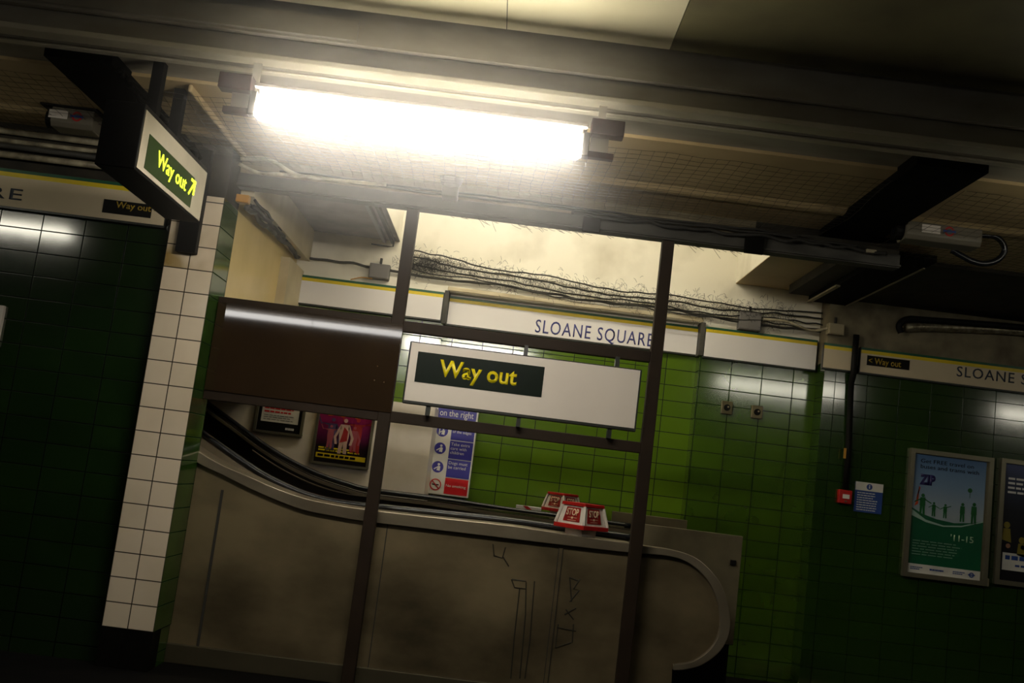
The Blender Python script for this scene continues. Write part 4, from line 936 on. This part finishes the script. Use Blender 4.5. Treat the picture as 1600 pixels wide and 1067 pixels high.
# torn net hanging from the top beam
q = random.Random(5); b = B()
for i in range(260):
    u = q.uniform(700, 1160); v = 318+(u-700)*0.118+q.uniform(8, 20)
    x, z = P(u, v, 7.04); L = q.uniform(0.02, 0.08); a = q.gauss(-0.1, 0.5)
    b.tube([(x, 7.06, z), (x+L*0.5, 7.05, z+L*0.5*a-0.006), (x+L, 7.06, z+L*a)], 0.0015, 3)
o = b.build('torn_netting', 'net'); o['kind'] = 'stuff'; tag(o, 'thin torn net strands hanging below the top beam against the bright wall', 'netting')
# junction boxes
for (u0,v0,u1,v1,Y,m,lab) in ((580,413,608,440,9.35,'grey_box','grey junction box on top of the leftmost blank sign'), (1153,488,1185,520,9.35,'grey_box','grey junction box on top of the blank sign right of the recess'), (1291,506,1314,526,9.1,'beige_box','beige junction box above the short blank sign')):
    x0,x1,z0,z1 = R(u0,v0,u1,v1,Y)
    t = thing('junction_box', lab, 'box', ((x0+x1)/2, Y, z0), 'junction boxes above the signs')
    B().box(x0, x1, Y-0.085, Y-0.001, z0, z1).build('box_body', m, t, bevel=0.006)
    B().box(x0+0.008, x1-0.008, Y-0.091, Y-0.085, z0+0.008, z1-0.008).build('lid', m, t, bevel=0.003)
    B().tube([((x0+x1)/2, Y-0.04, z1), ((x0+x1)/2, Y-0.04, z1+0.06)], 0.012, 8).build('gland', 'cable', t)
# small red and yellow wires left of the box
a = P(548,437,9.3); c = P(582,436,9.3)
tag(B().tube(catmull([(a[0],9.29,a[1]),((a[0]+c[0])/2,9.28,a[1]+0.03),(c[0],9.28,c[1])],4),0.005,6).build('wire','orange',smooth=True), 'short orange wire beside the grey junction box on the leftmost blank sign', 'wire')
# ledge moulding above the recess
struct(B().box(xa, xb, 9.335, 9.352, zrt+0.005, zrt+0.045).build('trim_8', 'cream', bevel=0.008))
# hook bracket left of the light well
x, z = P(616, 372, 9.2)
b = B().tube([(x-0.20,9.2,z-0.08),(x-0.05,9.2,z-0.085),(x,9.2,z-0.08),(x,9.2,z+0.35)],0.007,6).build('thin_rod_bracket','cable'); tag(b, 'thin dark rod bracket in the corner left of the bright wall', 'bracket')
a = P(590,318,7.3)
for k, dx in enumerate((-0.12, -0.04)):
    b = B().box(xw0+dx-0.03, xw0+dx, 7.3, 9.3, H(1.99), H(2.028)).build('ceiling_rail', 'ceil_dark' if k else 'grey_box'); tag(b, ['grey rail left of the bright opening, the outer of two', 'dark rail left of the bright opening, the inner of two'][k], 'rail')

# ---------------------------------------------------------------- right security camera
def security_camera(label, x0, xe, zc, Y, flip=False):
    t = thing('security_camera', label, 'camera', ((x0+xe)/2, Y, zc))
    L = xe-x0
    slope = 0.0
    prof = [(-0.09,-0.045),(-0.07,-0.075),(0.07,-0.075),(0.09,-0.045),(0.09,0.05),(-0.09,0.05)]
    b = B(); b.prism([(Y+p[0], zc+p[1]) for p in prof], x0, xe, 'yz'); b.build('housing', 'cam_white', t, bevel=0.006)
    b = B(); b.box(x0-0.08, xe+0.02, Y-0.1, Y+0.1, zc+0.051, zc+0.065); b.build('sun_shield', 'dull_black', t, bevel=0.004)
    b = B().tube([(x0+0.001, Y, zc-0.01), (x0-0.05, Y, zc-0.01)], 0.06, 16); b.build('lens_hood', 'dull_black', t, smooth=False)
    B().tube([(x0-0.051, Y, zc-0.01), (x0-0.054, Y, zc-0.01)], 0.03, 16).build('lens', 'lens', t)
    m = L/2+x0
    ring(m+0.03, zc, Y-0.0905, 0.032, 0.021).build('roundel_ring', 'red', t)
    B().box(m-0.012, m+0.072, Y-0.0945, Y-0.093, zc-0.007, zc+0.007).build('roundel_bar', 'navy', t)
    B().box(m-0.15, m-0.03, Y-0.0935, Y-0.09, zc-0.025, zc+0.028).build('label_plate', 'enamel', t)
    return t
Yk = 6.55
ca = P(1408,372,Yk); cb_ = P(1526,360,Yk)
zc = (ca[1]+cb_[1])/2+0.0
sc_ = security_camera('security camera housing with a looped black cable under the right ceiling bay', ca[0], cb_[0], zc, Yk)
# housing nose dips to the left
x0,x1 = P(1452,330,Yk)[0], P(1504,330,Yk)[0]
B().box(x0+0.06, x1+0.02, Yk-0.05, Yk+0.05, zc+0.065, H(1.93)).build('mounting_bracket', 'dull_black', sc_, bevel=0.006)
pts = [P(u, v, Yk) for u, v in ((1522,368),(1540,367),(1558,369),(1570,378),(1574,391),(1564,404),(1546,409),(1528,405),(1512,396),(1496,386))]
B().tube(catmull([(p[0], Yk+0.01*i, p[1]) for i, p in enumerate(pts)], 5), 0.02, 10).build('looped_cable', 'rubber', sc_, smooth=True)
# black junction plates next to it
x, z = P(1362,392,6.9)
b = B().box(x-0.035, x+0.035, 6.9, 6.96, z-0.012, z+0.012).build('steel_cleat', 'beige_box', bevel=0.004); tag(b, 'small pale steel cleat on the dark beam left of the right security camera', 'cleat')
# left camera, dim
ya_ = 6.4
ca = P(88,192,ya_); cb_ = P(156,186,ya_)
c2 = security_camera('dim security camera with a small red roundel at the upper left', ca[0], cb_[0], (ca[1]+cb_[1])/2, ya_)
B().box((ca[0]+cb_[0])/2-0.03, (ca[0]+cb_[0])/2+0.03, ya_-0.04, ya_+0.04, (ca[1]+cb_[1])/2+0.065, H(1.985)).build('mounting_bracket', 'dull_black', c2)
# pipes above the left sign
for k, (v, r, m) in enumerate(((215,0.022,'pale_pipe'), (228,0.016,'pale_pipe'), (238,0.02,'dusty_steel'), (250,0.022,'pale_pipe'))):
    x, z = P(80, v, 6.8)
    o = B().tube([(-6.5, 6.79, z), (-4.5, 6.79, z+0.008*((-1)**k)), (-2.5, 6.79, z)], r, 8).build('wall_pipe', m, smooth=True)
    tag(o, ['topmost', 'second', 'third', 'lowest'][k]+' of four pipes along the left wall above the cream sign', 'pipe', 'pipes above the left sign')
# pipe with a curved end above the right sign
pts = [P(u, v, 9.0) for u, v in ((1408,520),(1405,508),(1418,499),(1450,500),(1600,512),(1750,530))]
tag(B().tube(catmull([(p[0], 9.0, p[1]) for p in pts], 5), 0.03, 8).build('curved_pipe', 'dull_black', smooth=True), 'dark pipe with a curved end on the wall above the right cream sign', 'pipe')
pts = [P(u, v, 9.05) for u, v in ((1415,512),(1460,511),(1600,518),(1750,537))]
tag(B().tube(catmull([(p[0], 9.05, p[1]) for p in pts], 5), 0.042, 8).build('foil_pipe', mat('crumpled_foil', (0.4,0.36,0.25), 0.3, 0.6, col2=(0.15,0.12,0.07), scale=25, bump=0.8), smooth=True), 'crumpled foil wrapped pipe just below the dark curved pipe', 'pipe')
# conduits by the beige box
pts = [P(u, v, 9.25) for u, v in ((1190,500),(1225,505),(1260,520),(1290,516))]
tag(B().tube(catmull([(p[0], 9.2-0.05*i, p[1]) for i, p in enumerate(pts)], 5), 0.013, 8).build('sagging_conduit', 'pale_pipe', smooth=True), 'sagging pale conduit leading to the beige junction box', 'pipe')
# ochre strip on the floor at the bottom right
x, z = P(1360,1058,9.0)
tag(B().prism([(2.6,8.55),(3.9,8.55),(3.9,8.75),(2.5,8.72)], 0.0005, 0.004, 'xy').build('floor_strip', 'strip_stone'), 'ochre strip on the dark floor at the foot of the right wall', 'floor marking')

# ================================================================ ADDED BLOOM
# scattering volume added round the lit tube to imitate its bloom
def bloom():
    m = bpy.data.materials.new('bloom_scatter'); m.use_nodes = True; nt = m.node_tree; nt.nodes.clear()
    out = N(nt, 'ShaderNodeOutputMaterial'); vs = N(nt, 'ShaderNodeVolumeScatter'); vs.inputs['Color'].default_value = (0.97,0.95,0.93,1)
    g = N(nt, 'ShaderNodeNewGeometry'); s = N(nt, 'ShaderNodeSeparateXYZ'); nt.links.new(g.outputs['Position'], s.inputs[0])
    def md(op, a, b=None, c=None):
        n = N(nt, 'ShaderNodeMath', operation=op)
        for i, v in enumerate((a, b, c)):
            if v is None: continue
            if isinstance(v, (int, float)): n.inputs[i].default_value = v
            else: nt.links.new(v, n.inputs[i])
        return n.outputs[0]
    dx = md('MAXIMUM', md('SUBTRACT', md('ABSOLUTE', md('ADD', s.outputs[0], 0.58)), 0.6), 0.0)
    dy = md('SUBTRACT', s.outputs[1], 4.95); dz = md('MULTIPLY', md('SUBTRACT', s.outputs[2], EYE+1.62), 1.15)
    r2 = md('ADD', md('ADD', md('MULTIPLY', dx, dx), md('MULTIPLY', dy, dy)), md('MULTIPLY', dz, dz))
    den = md('MULTIPLY', md('EXPONENT', md('MULTIPLY', r2, -1/(0.46*0.46))), BLOOM_D)
    nt.links.new(den, vs.inputs['Density']); nt.links.new(vs.outputs[0], out.inputs['Volume'])
    o = B().box(-2.3, 1.2, 4.0, 5.9, H(0.7), H(2.27)).build('bloom_volume', m)
    o['kind'] = 'stuff'; tag(o, 'added haze glowing around the lit fluorescent tube', 'bloom')
BLOOM_D = 0.34
bloom()
